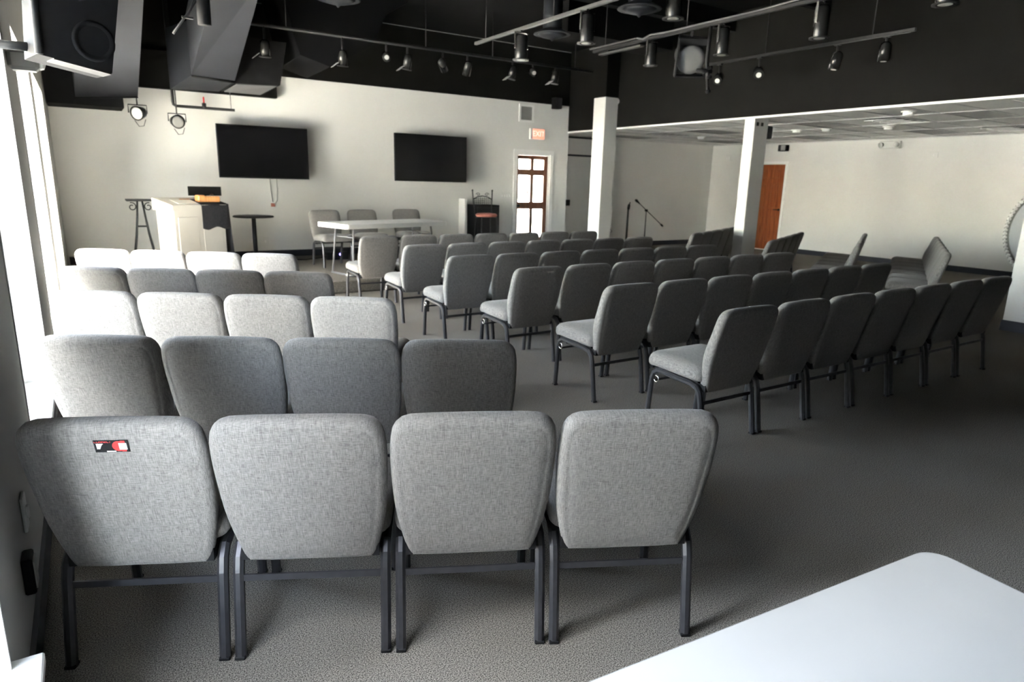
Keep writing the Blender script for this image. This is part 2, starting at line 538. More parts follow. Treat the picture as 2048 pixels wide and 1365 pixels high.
# tiled ceiling: tiles, grid, lamps
tc_ = bpy.data.objects.new('ceiling_alcove', None)
C.objects.link(tc_)
tag(tc_, 'white tiled ceiling beyond the soffit', None, None, 'structure')
GX = [XS+0.19, 10.32, 11.54, 12.76, 13.98, XR-0.01]
GY = []
yy = 4.66-0.305-0.61*16
while yy < YA:
    GY.append(yy); yy += 0.61
GY.append(YA-0.005)
special = {}
def cell(x, y):
    ix = max(i for i in range(len(GX)-1) if GX[i] <= x)
    iy = max(i for i in range(len(GY)-1) if GY[i] <= y)
    return ix, iy
LAMPS = [(10.9, 4.66), (10.9, 7.1), (10.9, 9.54), (10.9, 11.98), (13.3, 6.49), (13.3, 8.93), (13.3, 11.37), (13.3, 4.05), (10.9, 2.22)]
VENTS = [(10.9, 5.88), (13.3, 5.27), (10.9, 10.76)]
for x, y in LAMPS + VENTS: special[cell(x, y)] = 1
tm = {}
for iy in range(len(GY)-1):
    for ix in range(len(GX)-1):
        if (ix, iy) in special or GY[iy] < 1.0: continue
        sx, sy = GX[ix+1]-GX[ix]-0.02, GY[iy+1]-GY[iy]-0.02
        if sx < 0.05 or sy < 0.05: continue
        key = (round(sx, 3), round(sy, 3))
        if key not in tm:
            tm[key] = MB().box(-sx/2, sx/2, -sy/2, sy/2, 0.0, 0.015, 0.004).mesh('ceiling_tile', M['tile'])
        link('ceiling_tile', tm[key], tc_, ((GX[ix]+GX[ix+1])/2, (GY[iy]+GY[iy+1])/2, ZC+random.uniform(0.001, 0.005)))
mb = MB()
for x in GX: mb.box(x-0.012, x+0.012, 1.0, YA-0.001, ZC-0.004, ZC+0.02)
for y in GY:
    if y >= 1.0: mb.box(GX[0], XR-0.001, y-0.012, y+0.012, ZC-0.003, ZC+0.019)
mb.build('ceiling_grid', M['grid'], tc_)
MB().box(XS+0.18, XR, YR, 1.2, ZC, ZC+0.02).build('ceiling_panel', M['tile'], tc_)
names = ['nearest the black soffit edge at the right', 'above the gap between column and brown door', 'beyond the square column', 'farthest back near the alcove wall',
         'above the emergency light', 'near the wall above the brown door', 'in the far corner above the brown door', 'above the right wall plate', 'outside the frame at the right']
for (x, y), nm in zip(LAMPS, names):
    ix, iy = cell(x, y)
    t = thing('ceiling_light', 'dark unlit panel light in tiled ceiling, '+nm, 'ceiling light', ((GX[ix]+GX[ix+1])/2, (GY[iy]+GY[iy+1])/2, ZC), 0, 'unlit ceiling lights')
    hx, hy = (GX[ix+1]-GX[ix])/2-0.013, (GY[iy+1]-GY[iy])/2-0.013
    MB().box(-hx, hx, -hy, hy, 0.004, 0.03).build('diffuser', M['smoke'], t)
    MB().box(-hx, hx, -hy, -hy+0.02, -0.003, 0.01).box(-hx, hx, hy-0.02, hy, -0.003, 0.01).box(-hx, -hx+0.02, -hy, hy, -0.003, 0.01).box(hx-0.02, hx, -hy, hy, -0.003, 0.01).build('frame', M['greyv'], t)
names = ['right of the square column', 'near the long right wall', 'left of the square column']
for (x, y), nm in zip(VENTS, names):
    ix, iy = cell(x, y)
    t = thing('ceiling_vent', 'white air diffuser with dark slots in tiled ceiling, '+nm, 'vent', ((GX[ix]+GX[ix+1])/2, (GY[iy]+GY[iy+1])/2, ZC), 0, 'air diffusers in the tiled ceiling')
    hx, hy = (GX[ix+1]-GX[ix])/2-0.013, (GY[iy+1]-GY[iy])/2-0.013
    MB().box(-hx, hx, -hy, hy, 0.02, 0.04).build('backing', M['blackm'], t)
    for k in range(4):
        MB().hexa([(-hx+0.1+k*0.22, -hy+0.05, -0.028), (-hx+0.24+k*0.22, -hy+0.05, 0.005), (-hx+0.24+k*0.22, hy-0.05, 0.005), (-hx+0.1+k*0.22, hy-0.05, -0.028)],
                  [(-hx+0.1+k*0.22, -hy+0.05, -0.022), (-hx+0.24+k*0.22, -hy+0.05, 0.011), (-hx+0.24+k*0.22, hy-0.05, 0.011), (-hx+0.1+k*0.22, hy-0.05, -0.022)]).build('blade', M['white'], t)
    MB().box(-hx, hx, -hy, -hy+0.05, -0.004, 0.01).box(-hx, hx, hy-0.05, hy, -0.004, 0.01).box(-hx, -hx+0.05, -hy, hy, -0.004, 0.01).box(hx-0.05, hx, -hy, hy, -0.004, 0.01).build('frame', M['white'], t)
for (x, y, nm) in [(9.75, 5.1, 'closest to the soffit trim'), (11.74, 6.44, 'above the stretch of wall beside the emergency light'), (11.5, 7.43, 'between two dark panels'), (11.41, 7.97, 'right of the square column top'), (11.75, 10.6, 'far back left of the square column')]:
    t = thing('smoke_detector', 'small white round detector on tiled ceiling, '+nm, 'detector', (x, y, ZC-0.005), 0, 'ceiling detectors')
    MB().lathe([(0.10, 0), (0.10, -0.015), (0.085, -0.02)], 20).build('base', M['white'], t)
    MB().lathe([(0.075, -0.019), (0.07, -0.05), (0.045, -0.062), (0.01, -0.065)], 20).build('head', M['white'], t)

# ------------------------------------------------------------------ doors
def glazed_door():
    d = struct('door_1', MB().box(DX0, DX0+0.025, YB+0.01, YB+0.14, SZ, DZ).box(DX1-0.025, DX1, YB+0.01, YB+0.14, SZ, DZ).box(DX0, DX1, YB+0.01, YB+0.14, DZ-0.025, DZ), M['white'], 'brown wooden exit door with six bright glass panes')
    x0, x1, z0, z1 = DX0+0.027, DX1-0.027, SZ+0.01, DZ-0.028
    st = 0.095
    xm = (x0+x1)/2
    rows = [(z0+0.20, 0.98), (1.125, 1.68), (1.80, 2.005)]
    lf = MB()
    ya, yb = YB+0.045, YB+0.09
    lf.box(x0, x0+st*0.55, ya, yb, z0, z1).box(x1-st, x1, ya, yb, z0, z1).box(xm-0.04, xm+0.04, ya, yb, z0, z1)
    edges = [z0] + [v for r_ in rows for v in r_] + [z1]
    for i in range(0, len(edges), 2):
        lf.box(x0, x1, ya+0.0005, yb-0.0005, edges[i], edges[i+1])
    leaf = lf.build('door_leaf', M['brown'], d)
    for (a, b) in rows:
        for (p, q) in ((x0+st*0.55, xm-0.04), (xm+0.04, x1-st)):
            MB().box(p, q, YB+0.062, YB+0.068, a, b).build('pane', M['glass'], leaf)
    MB().lathe([(0.02, 0), (0.02, 0.03), (0.03, 0.04), (0.028, 0.07), (0.01, 0.078)], 14, (x0+0.03, ya, 1.05), (0, -1, 0)).build('knob', M['blackm'], d)
    MB().box(xm-0.12, xm-0.08, YB+0.057, YB+0.06, 1.30, 1.45).build('sticker', M['red'], d)
    cs = MB()
    cs.box(DX0-0.085, DX0, YB-0.022, YB-0.0005, SZ, DZ+0.085).box(DX1, DX1+0.085, YB-0.022, YB-0.0005, SZ, DZ+0.085).box(DX0, DX1, YB-0.022, YB-0.0005, DZ, DZ+0.085)
    cs.build('casing', M['white'], d)
glazed_door()
def panel_door():
    d = struct('door_2', MB().box(XR-0.02, XR-0.0005, E2a-0.07, E2a, 0, D2Z+0.07).box(XR-0.02, XR-0.0005, E2b, E2b+0.07, 0, D2Z+0.07).box(XR-0.02, XR-0.0005, E2a, E2b, D2Z, D2Z+0.07), M['white'], 'orange brown six panel wooden door in the right wall')
    x0 = XR+0.02
    lf = MB()
    cols = [(E2a+0.13, E2a+0.40), (E2b-0.40, E2b-0.13)]
    rws = [(0.22, 0.86), (1.04, 1.64), (1.76, 2.0)]
    lf.box(x0+0.014, x0+0.05, E2a+0.004, E2b-0.004, 0.02, D2Z-0.004)
    xs = [E2a+0.004, cols[0][0], cols[0][1], cols[1][0], cols[1][1], E2b-0.004]
    for i in (0, 2, 4): lf.box(x0, x0+0.014, xs[i], xs[i+1], 0.02, D2Z-0.004)
    zs = [0.02, rws[0][0], rws[0][1], rws[1][0], rws[1][1], rws[2][0], rws[2][1], D2Z-0.004]
    for i in (0, 2, 4, 6): lf.box(x0+0.0005, x0+0.0135, E2a+0.004, E2b-0.004, zs[i], zs[i+1])
    leaf = lf.build('door_leaf', M['cherry'], d)
    for a, b in cols:
        for p, q in rws:
            MB().box(x0+0.004, x0+0.02, a+0.03, b-0.03, p+0.03, q-0.03, 0.012).build('door_panel', M['cherry'], leaf)
    MB().cyl((x0-0.05, E2a+0.08, 1.02), (x0-0.05, E2a+0.20, 1.02), 0.011, 10).cyl((x0, E2a+0.08, 1.02), (x0-0.055, E2a+0.08, 1.02), 0.014, 10).lathe([(0.03, 0), (0.028, 0.012)], 16, (x0, E2a+0.08, 1.02), (-1, 0, 0)).build('handle', M['blackm'], d)
    MB().box(XR-0.005, XR+0.06, E2a, E2b, 0.0, 0.018).build('threshold', M['white'], d)
panel_door()
def alcove_door():
    d = struct('door_3', MB().box(9.42, 10.62, YA-0.03, YA-0.0005, 0.0, 2.56), M['wall'], 'flush greige door with dark strips beside the stage wall end')
    MB().box(9.42, 10.62, YA-0.036, YA-0.03, 2.155, 2.20).build('dark_strip', M['base'], d)
    MB().box(9.42, 10.62, YA-0.045, YA-0.0008, 2.56, ZC-0.02).build('dark_header', M['base'], d)
    MB().box(9.42, 9.53, YA-0.037, YA-0.03, 0.02, 2.55).build('dark_edge', M['blackm'], d)
    MB().box(9.60, 9.72, YA-0.09, YA-0.031, 1.02, 1.16, 0.01).build('lock_box', M['blackp'], d)
alcove_door()

# ------------------------------------------------------------------ chairs
def chaikin(P, it=2):
    for _ in range(it):
        Q = []
        n = len(P)
        for i in range(n):
            a, b = P[i], P[(i+1) % n]
            Q.append((a[0]*.75+b[0]*.25, a[1]*.75+b[1]*.25))
            Q.append((a[0]*.25+b[0]*.75, a[1]*.25+b[1]*.75))
        P = Q
    return P
def cushion(outline, c, profA, profB, mapf):
    """closed padded shape: rings inset from an outline; profA/profB give (inset, height) on either side"""
    n = len(outline)
    mb = MB()
    vs_, fs = [], []
    rings = []
    for d, h in list(reversed(profA)) + profB:
        ring = []
        for (x, y) in outline:
            L = math.hypot(x-c[0], y-c[1])
            k = max(0.02, 1 - d/L) if d < 0.2 else max(0.02, 1-d/0.3)
            ring.append((c[0]+(x-c[0])*k, c[1]+(y-c[1])*k, h))
        rings.append(ring)
    for ring in rings:
        for p in ring: vs_.append(mapf(*p))
    m = len(rings)
    for i in range(m-1):
        for k in range(n):
            fs.append((i*n+k, i*n+(k+1) % n, (i+1)*n+(k+1) % n, (i+1)*n+k))
    fs.append(tuple(range(n)))
    fs.append(tuple((m-1)*n+k for k in range(n-1, -1, -1)))
    return mb.add(vs_, fs, True)

half = [(x*0.982, s_*0.968) for x, s_ in [(0.205, 0.0), (0.214, 0.03), (0.233, 0.11), (0.248, 0.20), (0.255, 0.30), (0.258, 0.40), (0.256, 0.47), (0.246, 0.522), (0.215, 0.552), (0.15, 0.558), (0.07, 0.561)]]
OUT = chaikin([(0, 0.0), (0.1, -0.002), (0.19, 0.0)] + half + [(0, 0.544)] + [(-x, s) for x, s in reversed(half)] + [(-0.19, 0.0), (-0.1, -0.002)], 1)
TILT = R(14.5)
def backmap(x, s, t):
    # t>0 towards the rear; panel leans back
    y0, z0 = 0.052, 0.328
    bow = 0.10*x*x
    lum = 0.018*math.exp(-((s-0.24)/0.11)**2) if t < -0.02 else 0.0
    tt = t - lum - bow
    return (x, y0 - s*math.sin(TILT) - tt*math.cos(TILT), z0 + s*math.cos(TILT) - tt*math.sin(TILT))
rear = [(0.0, 0.0), (0.002, 0.010), (0.008, 0.018), (0.018, 0.0235), (0.030, 0.0255), (0.0345, 0.0250), (0.039, 0.0266), (0.07, 0.028), (0.13, 0.029), (0.24, 0.029)]
front = [(0.001, -0.014), (0.006, -0.026), (0.016, -0.036), (0.032, -0.043), (0.06, -0.049), (0.11, -0.054), (0.24, -0.056)]
BACK = cushion(OUT, (0, 0.29), rear, front, backmap).mesh('backrest', M['fabric'])
SO = rrect(-0.25, 0.25, 0.045, 0.505, 0.055, 5)
def seatmap(x, y, h):
    drop = 0.02*max(0, (y-0.43)/0.075)**2
    return (x, y, 0.432 + 0.035*(y-0.1) + h - drop)
top = [(0.0, 0.0), (0.003, 0.018), (0.010, 0.032), (0.022, 0.043), (0.042, 0.051), (0.08, 0.057), (0.24, 0.061)]
bot = [(0.0008, -0.012), (0.005, -0.026), (0.014, -0.036), (0.028, -0.041), (0.24, -0.042)]
SEAT = cushion(SO, (0, 0.275), top, bot, seatmap).mesh('seat', M['fabric'])
def legpath(P, x): return [(x, y, z) for y, z in P]
RP = [(0.0, 0.0), (0.028, 0.18), (0.045, 0.285), (0.058, 0.33), (0.085, 0.36), (0.13, 0.371), (0.27, 0.376)]
FP = [(0.475, 0.0), (0.462, 0.2), (0.452, 0.315), (0.435, 0.36), (0.40, 0.383), (0.36, 0.385), (0.27, 0.376)]
RLEG = {s: MB().tube(legpath(RP, s*0.232), 0.0165, 8, square=True, smooth=False).mesh('leg', M['steel']) for s in (-1, 1)}
FLEG = {s: MB().tube(legpath(FP, s*0.232), 0.0165, 8, square=True, smooth=False).mesh('leg', M['steel']) for s in (-1, 1)}
STR = MB().box(-0.221, 0.221, 0.036, 0.044, 0.255, 0.277).mesh('stretcher', M['steel'])
FSTR = MB().box(-0.221, 0.221, 0.454, 0.462, 0.29, 0.305).mesh('stretcher', M['steel'])
PAN = MB().box(-0.215, 0.215, 0.09, 0.45, 0.376, 0.389).mesh('seat_pan', M['blackp'])
BRK = {s: MB().box(s*0.202-0.012, s*0.202+0.012, 0.03, 0.12, 0.335, 0.378).mesh('back_bracket', M['blackp']) for s in (-1, 1)}
HOOK = MB().tube([(-0.262, 0.385+0.02*math.cos(a*PI/6), 0.335+0.02*math.sin(a*PI/6)) for a in range(12)], 0.0028, 6, closed=True).mesh('ganging_hook', M['chrome'])
CAPR = {s: MB().box(s*0.232-0.0163, s*0.232+0.0163, -0.0163, 0.0165, 0.0, 0.012, 0.002).mesh('foot_cap', M['blackp']) for s in (-1, 1)}
CAPF = {s: MB().box(s*0.232-0.0163, s*0.232+0.0163, 0.459, 0.4915, 0.0, 0.012, 0.002).mesh('foot_cap', M['blackp']) for s in (-1, 1)}

def chair(x, y, deg, label, group, z=0.0, hook=False, caps=False):
    t = thing('stacking_chair', label, 'chair', (x, y, z), R(deg), group)
    link('backrest', BACK, t)
    link('seat', SEAT, t)
    for s in (-1, 1):
        link('back_bracket', BRK[s], t)
        a = link('leg', RLEG[s], t); b = link('leg', FLEG[s], t)
        if caps:
            link('foot_cap', CAPR[s], a); link('foot_cap', CAPF[s], b)
    link('stretcher', STR, t)
    link('stretcher', FSTR, t)
    link('seat_pan', PAN, t)
    if hook: link('ganging_hook', HOOK, t)
    return t

ORD = ['leftmost', 'second from left', 'third from left', 'fourth from left', 'fifth from left', 'sixth from left', 'seventh from left']
ROWN = ['nearest', 'second', 'third', 'fourth', 'fifth', 'sixth']
TOPB = 0.118
def row(x0, y0, deg, n, pitch, block, j, ordw=None, hook=True, caps=False, group=None):
    """x0,y0: point under the backrest top of the first chair"""
    u = (math.cos(R(deg)), math.sin(R(deg)))
    nn = (-u[1], u[0])
    out = []
    for i in range(n):
        px = x0 + u[0]*pitch*i + nn[0]*TOPB
        py = y0 + u[1]*pitch*i + nn[1]*TOPB
        o_ = (ordw or ORD)[i] if i < n-1 else ('rightmost' if ordw is None else ordw[i])
        lab = 'grey upholstered chair, %s in the %s row of the %s' % (o_, ROWN[j], block)
        out.append(chair(px, py, deg+random.uniform(-0.8, 0.8), lab, group or ('chairs of the '+block), 0, hook and i == 0, caps))
    return out

LROWS = [(-0.03, 2.01, -26.5, 0.513), (-0.04, 3.15, -30, 0.508), (-0.04, 4.42, -33, 0.503), (-0.03, 5.60, -33, 0.50), (0.065, 6.88, -33.5, 0.50)]
left = []
for j, (x, y, a, p) in enumerate(LROWS):
    left.append(row(x, y, a, 4, p, 'window-side block', j, hook=False, caps=(j == 0)))
RROWS = [(3.20, 2.34, 0, 0.529), (3.17, 3.31, 0.5, 0.53), (3.10, 4.34, 0.5, 0.532), (3.0, 5.31, 0.3, 0.527), (3.04, 6.40, 1.5, 0.533), (2.98, 7.56, 0, 0.528)]
for j, (x, y, a, p) in enumerate(RROWS):
    row(x, y, a, 7, p, 'middle block', j, caps=(j < 2))
SORD = ['aisle-end', 'second from aisle', 'third from aisle', 'fourth from aisle', 'fifth from aisle', 'sixth from aisle', 'wall-end']
SROWS = [(8.40, 3.64, 27, 7), (8.32, 4.66, 28, 6), (7.80, 5.54, 25, 5), (7.72, 6.80, 25, 5)]
for j, (x, y, a, n) in enumerate(SROWS):
    ow = SORD[:n-1] + ['wall-end']
    row(x, y, a, n, 0.525, 'angled side block', j, ow, hook=False)
STG = [(3.22, 10.50, 184, 'left of the white stage table end'), (3.88, 10.62, 181, 'behind the left half of the table'), (4.74, 10.78, 178, 'behind the right half of the table')]
for x, y, a, nm in STG:
    chair(x, y, a, 'grey chair facing us on the stage, '+nm, 'chairs behind the stage table', SZ)

# card stuck on the back of the nearest left chair
ch = left[0][0]
def on_back(x, s, t): return backmap(x+0.014, s+0.018, 0.029+t)
st = MB().hexa([on_back(-0.044, 0.437, 0.0), on_back(0.046, 0.437, 0.0), on_back(0.046, 0.477, 0.0), on_back(-0.044, 0.477, 0.0)],
               [on_back(-0.044, 0.437, 0.0015), on_back(0.046, 0.437, 0.0015), on_back(0.046, 0.477, 0.0015), on_back(-0.044, 0.477, 0.0015)]).build('card', M['blackp'], ch)
st['label'] = 'black and red card stuck on the chair back'
def plate(name, x0, x1, s0, s1, m, e=0.002):
    return MB().hexa([on_back(x0, s0, 0.0012), on_back(x1, s0, 0.0012), on_back(x1, s1, 0.0012), on_back(x0, s1, 0.0012)],
                     [on_back(x0, s0, e), on_back(x1, s0, e), on_back(x1, s1, e), on_back(x0, s1, e)]).build(name, m, st)
disc = MB()
pts = [on_back(0.020+0.017*math.cos(a*PI/12), 0.457+0.017*math.sin(a*PI/12), 0.0018) for a in range(24)]
disc.add(pts + [on_back(0.020+0.017*math.cos(a*PI/12), 0.457+0.017*math.sin(a*PI/12), 0.001) for a in range(24)], [tuple(range(24)), tuple(range(47, 23, -1))] + [(i, (i+1) % 24, 24+(i+1) % 24, 24+i) for i in range(24)])
disc.build('red_disc', M['red'], st)
for k, (a, b) in enumerate([((0.026, 0.475), (0.034, 0.466)), ((0.026, 0.439), (0.034, 0.448))]):
    plate('red_flash', a[0], b[0]+0.004, min(a[1], b[1]), max(a[1], b[1]), M['red'], 0.0019)
plate('white_square', 0.021, 0.041, 0.446, 0.467, M['paper'], 0.0024)
plate('white_strip', -0.014, 0.010, 0.4385, 0.4415, M['paper'])
for k, L in enumerate((0.018, 0.015, 0.013, 0.011, 0.010, 0.008)):
    plate('print_line', -0.038, -0.038+L, 0.4645-k*0.0032, 0.4662-k*0.0032, M['paper'])
pos = on_back(-0.020, 0.4725, 0.0018)
text('heading', 'CONNECT', 0.0092, M['red'], st, pos, (R(90)+TILT*-1, 0, 0), 0.0003)

# ------------------------------------------------------------------ tables
def folding_table(label, loc, rz, L, W, H, m='tabletop', th=0.045):
    t = thing('folding_table', label, 'table', loc, rz)
    prof = rrect(-L/2, L/2, -W/2, W/2, 0.055, 6)
    inn = rrect(-L/2+0.006, L/2-0.006, -W/2+0.006, W/2-0.006, 0.05, 6)
    mb = MB()
    n = len(prof)
    vs_ = [(x, y, H-th) for x, y in inn] + [(x, y, H-th+0.005) for x, y in prof] + [(x, y, H-0.006) for x, y in prof] + [(x, y, H) for x, y in inn]
    fs = [tuple(range(n-1, -1, -1)), tuple(range(3*n, 4*n))]
    for k in range(3):
        for i in range(n): fs.append((k*n+i, k*n+(i+1) % n, (k+1)*n+(i+1) % n, (k+1)*n+i))
    mb.add(vs_, fs).build('tabletop', M[m], t)
    for s in (-1, 1):
        x = s*(L/2-0.22)
        for q in (-1, 1):
            MB().tube([(x, q*0.22, H-0.05), (x+s*0.02, q*0.24, H*0.6), (x+s*0.05, q*0.27, 0.02)], 0.014, 10).build('leg', M['smoke'], t)
        MB().cyl((x+s*0.05, -0.30, 0.014), (x+s*0.05, 0.30, 0.014), 0.014, 10).build('foot_bar', M['smoke'], t)
        MB().cyl((x, -0.21, H-0.2), (x, 0.21, H-0.2), 0.009, 8).build('brace', M['smoke'], t)
        MB().cyl((x, 0, H-0.2), (s*0.15, 0, H-0.05), 0.008, 8).build('strut', M['smoke'], t)
    return t
folding_table('white plastic folding table on the stage before three chairs', (3.76, 9.37, SZ), R(14), 1.83, 0.76, 0.74, 'tabletop2', 0.065)
folding_table('white plastic table corner in the foreground at lower right', (0.895, 0.288, 0), R(-4.9), 1.22, 0.74, 0.74)

# ------------------------------------------------------------------ televisions
def tv(label, x0, x1, y, z0, z1, rz=0.0):
    cx, cz = (x0+x1)/2, (z0+z1)/2
    hw, hh = (x1-x0)/2, (z1-z0)/2
    t = thing('television', label, 'television', (cx, y, cz), rz, 'wall televisions')
    MB().box(-hw, hw, -0.02, 0.025, -hh, hh, 0.004).build('housing', M['blackp'], t)
    MB().box(-hw+0.01, hw-0.01, -0.0225, -0.02, -hh+0.018, hh-0.01).build('screen', M['screen'], t)
    MB().box(-hw*0.6, hw*0.6, 0.025, 0.06, -hh*0.7, hh*0.4, 0.01).build('rear_housing', M['blackp'], t)
    d = YB - y - 0.005
    MB().box(-0.25, -0.2, 0.06, d-0.02, -0.12, 0.12).box(0.2, 0.25, 0.06, d-0.02, -0.12, 0.12).box(-0.3, 0.3, d-0.02, d-0.002, -0.18, 0.18).build('wall_mount', M['blackm'], t)
    return t
tv('wide black television above the pulpit, on the left of two', 1.86, 3.27, 11.50, 1.485, 2.305)
tv('wide black television above the white table, beside the exit door', 4.86, 6.34, 11.58, 1.50, 2.345)
# hanging cables
t = thing('cable', 'two thin cables hanging below the left television', 'cable', (2.72, YB-0.02, 1.0))
MB().tube([(0.08, -0.01, 0.5), (0.085, 0.0, 0.3), (0.07, 0.005, 0.12), (0.02, 0.0, 0.06)], 0.006, 6).build('lead', M['greyv'], t)
MB().tube([(-0.03, -0.01, 0.5), (-0.02, 0.0, 0.3), (0.0, 0.005, 0.1)], 0.006, 6).build('lead', M['greyv'], t)
MB().box(-0.035, 0.035, 0.0, 0.018, 0.02, 0.08, 0.004).build('wall_plate', M['redseat'], t)

# ------------------------------------------------------------------ stage things
def pulpit():
    t = thing('pulpit', 'white wooden pulpit draped with black cloth on the stage', 'pulpit', (1.0, 10.0, SZ), R(26))
    wd, dp, hf, hb = 0.83, 0.44, 0.94, 1.03
    MB().box(0.03, wd-0.03, 0.03, dp, 0.0, hf-0.05, 0.004).build('body', M['cream'], t)
    MB().hexa([(0, 0, hf-0.075), (wd, 0, hf-0.075), (wd, dp+0.03, hf-0.075), (0, dp+0.03, hf-0.075)], [(0, 0, hf), (wd, 0, hf), (wd, dp+0.03, hb), (0, dp+0.03, hb)]).build('slanted_top', M['cream'], t)
    MB().box(0.01, wd-0.01, 0.0, dp, 0.0, 0.1, 0.004).build('plinth', M['cream'], t)
    for a, b in ((0.08, 0.38), (0.45, 0.75)):
        MB().box(a, b, 0.022, 0.032, 0.16, hf-0.16, 0.006).build('front_panel', M['cream'], t)
    MB().box(0.02, 0.032, 0.08, dp-0.06, 0.16, hf-0.16, 0.006).build('side_panel', M['cream'], t)
    return t, wd, dp, hf, hb
pt, wd, dp, hf, hb = pulpit()
def pw(x, y, z):  # pulpit local to world
    a = R(26)
    return (1.0 + x*math.cos(a)-y*math.sin(a), 10.0 + x*math.sin(a)+y*math.cos(a), SZ+z)
# cloth: grid draped over top, front and right side
cl = MB()
def cloth():
    # path across front edge: param v from top back to hanging front; u across
    rows_, cols_ = 16, 12
    vs_, fs = [], []
    for i in range(rows_+1):
        v = i/rows_
        for j in range(cols_+1):
            u = j/cols_
            x = 0.42+u*0.42
            L = 0.30 + 0.33
            s = v*(0.30+0.33+0.02*math.sin(u*9))
            if s < 0.30:
                y = 0.30-s; z = hf + (hb-hf)*(y/(dp+0.03)) + 0.008
            else:
                y = -0.008 - 0.012*math.sin(u*11+v*3)**2*(s-0.30)/0.33; z = hf - (s-0.30)+0.004
            vs_.append((x, y, z))
    for i in range(rows_):
        for j in range(cols_):
            a = i*(cols_+1)+j
            fs.append((a, a+1, a+cols_+2, a+cols_+1))
    cl.add(vs_, fs, True)
    # side fall
    vs_, fs = [], []
    for i in range(13):
        v = i/12
        for j in range(9):
            u = j/8
            y = -0.012+u*0.34*(1-0.15*v)
            z0 = hf + (hb-hf)*(max(0, y)/(dp+0.03)) + 0.008
            vs_.append((wd+0.012+0.05*v+0.012*math.sin(u*8)*v, y, z0 - v*0.80))
    for i in range(12):
        for j in range(8):
            a = i*9+j
            fs.append((a, a+1, a+10, a+9))
    cl.add(vs_, fs, True)
cloth()
co = cl.build('black_cloth', M['cloth'], None, (1.0, 10.0, SZ), (0, 0, R(26)))
tag(co, 'black cloth hanging over the corner of the white pulpit', 'cloth')
sm = co.modifiers.new('thickness', 'SOLIDIFY'); sm.thickness = 0.004; sm.offset = 1
def top_z(y): return hf + (hb-hf)*(y/(dp+0.03))
p = pw(0.60, 0.10, top_z(0.10)+0.014)
t = thing('leather_case', 'tan leather case lying on the pulpit', 'case', p, R(14))
MB().box(-0.15, 0.15, -0.07, 0.07, 0.004, 0.085, 0.014).build('body', M['tan'], t)
MB().box(-0.155, -0.06, -0.074, 0.074, 0.01, 0.10, 0.014).build('flap', M['tan'], t)
MB().tube([(0.06+0.025*math.cos(a*PI/6), 0.0, 0.09+0.025*math.sin(a*PI/6)) for a in range(-1, 8)], 0.004, 6).build('ring', M['chrome'], t)
p = pw(0.70, 0.30, top_z(0.30)+0.03)
t = thing('flat_panel', 'black flat panel standing behind the tan case', 'screen', p, R(12))
MB().box(-0.23, 0.23, -0.012, 0.012, 0.03, 0.16, 0.004).build('panel', M['blackp'], t)
MB().box(-0.08, 0.08, -0.02, 0.06, 0.0, 0.02, 0.004).box(-0.02, 0.02, 0.0, 0.018, 0.01, 0.06).build('foot', M['blackp'], t)
p = pw(0.28, 0.16, top_z(0.16)+0.006)
t = thing('paper_sheets', 'brown edged papers lying on the pulpit top', 'papers', p, R(26))
MB().hexa([(-0.15, -0.1, -0.02), (0.15, -0.1, -0.02), (0.15, 0.1, 0.025), (-0.15, 0.1, 0.025)], [(-0.15, -0.1, -0.015), (0.15, -0.1, -0.015), (0.15, 0.1, 0.03), (-0.15, 0.1, 0.03)]).build('sheets', M['paper'], t)
MB().hexa([(0.0, 0.1, 0.025), (0.15, 0.1, 0.025), (0.15, 0.12, 0.03), (0.0, 0.12, 0.03)], [(0.0, 0.1, 0.035), (0.15, 0.1, 0.035), (0.15, 0.12, 0.04), (0.0, 0.12, 0.04)]).build('binding', M['tan'], t)

# wrought iron stand
t = thing('iron_stand', 'wrought iron stand with scrolled brackets left of the pulpit', 'stand', (0.67, 10.75, SZ))
MB().box(-0.17, 0.17, -0.16, 0.16, 0.97, 0.995, 0.004).build('top', M['iron'], t)
for sx in (-1, 1):
    for sy in (-1, 1):
        MB().tube([(sx*0.03, sy*0.03, 0.97), (sx*0.05, sy*0.05, 0.75), (sx*0.08, sy*0.08, 0.5), (sx*0.16, sy*0.16, 0.0)], 0.011, 8).build('leg', M['iron'], t)
    sc = [(sx*(0.10+0.055*(1-k/26*0.75)*math.cos(k*0.32+1.2)), 0.0, 0.89+0.06*(1-k/26*0.75)*math.sin(k*0.32+1.2)) for k in range(24)]
    MB().tube(sc, 0.008, 6).build('scroll', M['iron'], t)
MB().tube([(0.07*math.cos(a*PI/8), 0.07*math.sin(a*PI/8), 0.62) for a in range(16)], 0.008, 6, closed=True).build('ring', M['iron'], t)

# round bistro table
t = thing('round_table', 'black round pedestal table right of the pulpit', 'table', (2.24, 11.05, SZ))
MB().lathe([(0.29, 0.715), (0.305, 0.722), (0.305, 0.738), (0.29, 0.745)], 32).build('top', M['blackm'], t)
MB().cyl((0, 0, 0.03), (0, 0, 0.716), 0.032, 16).build('post', M['blackm'], t)
MB().lathe([(0.22, 0.0), (0.22, 0.012), (0.06, 0.035), (0.04, 0.05)], 24).build('base', M['blackm'], t)

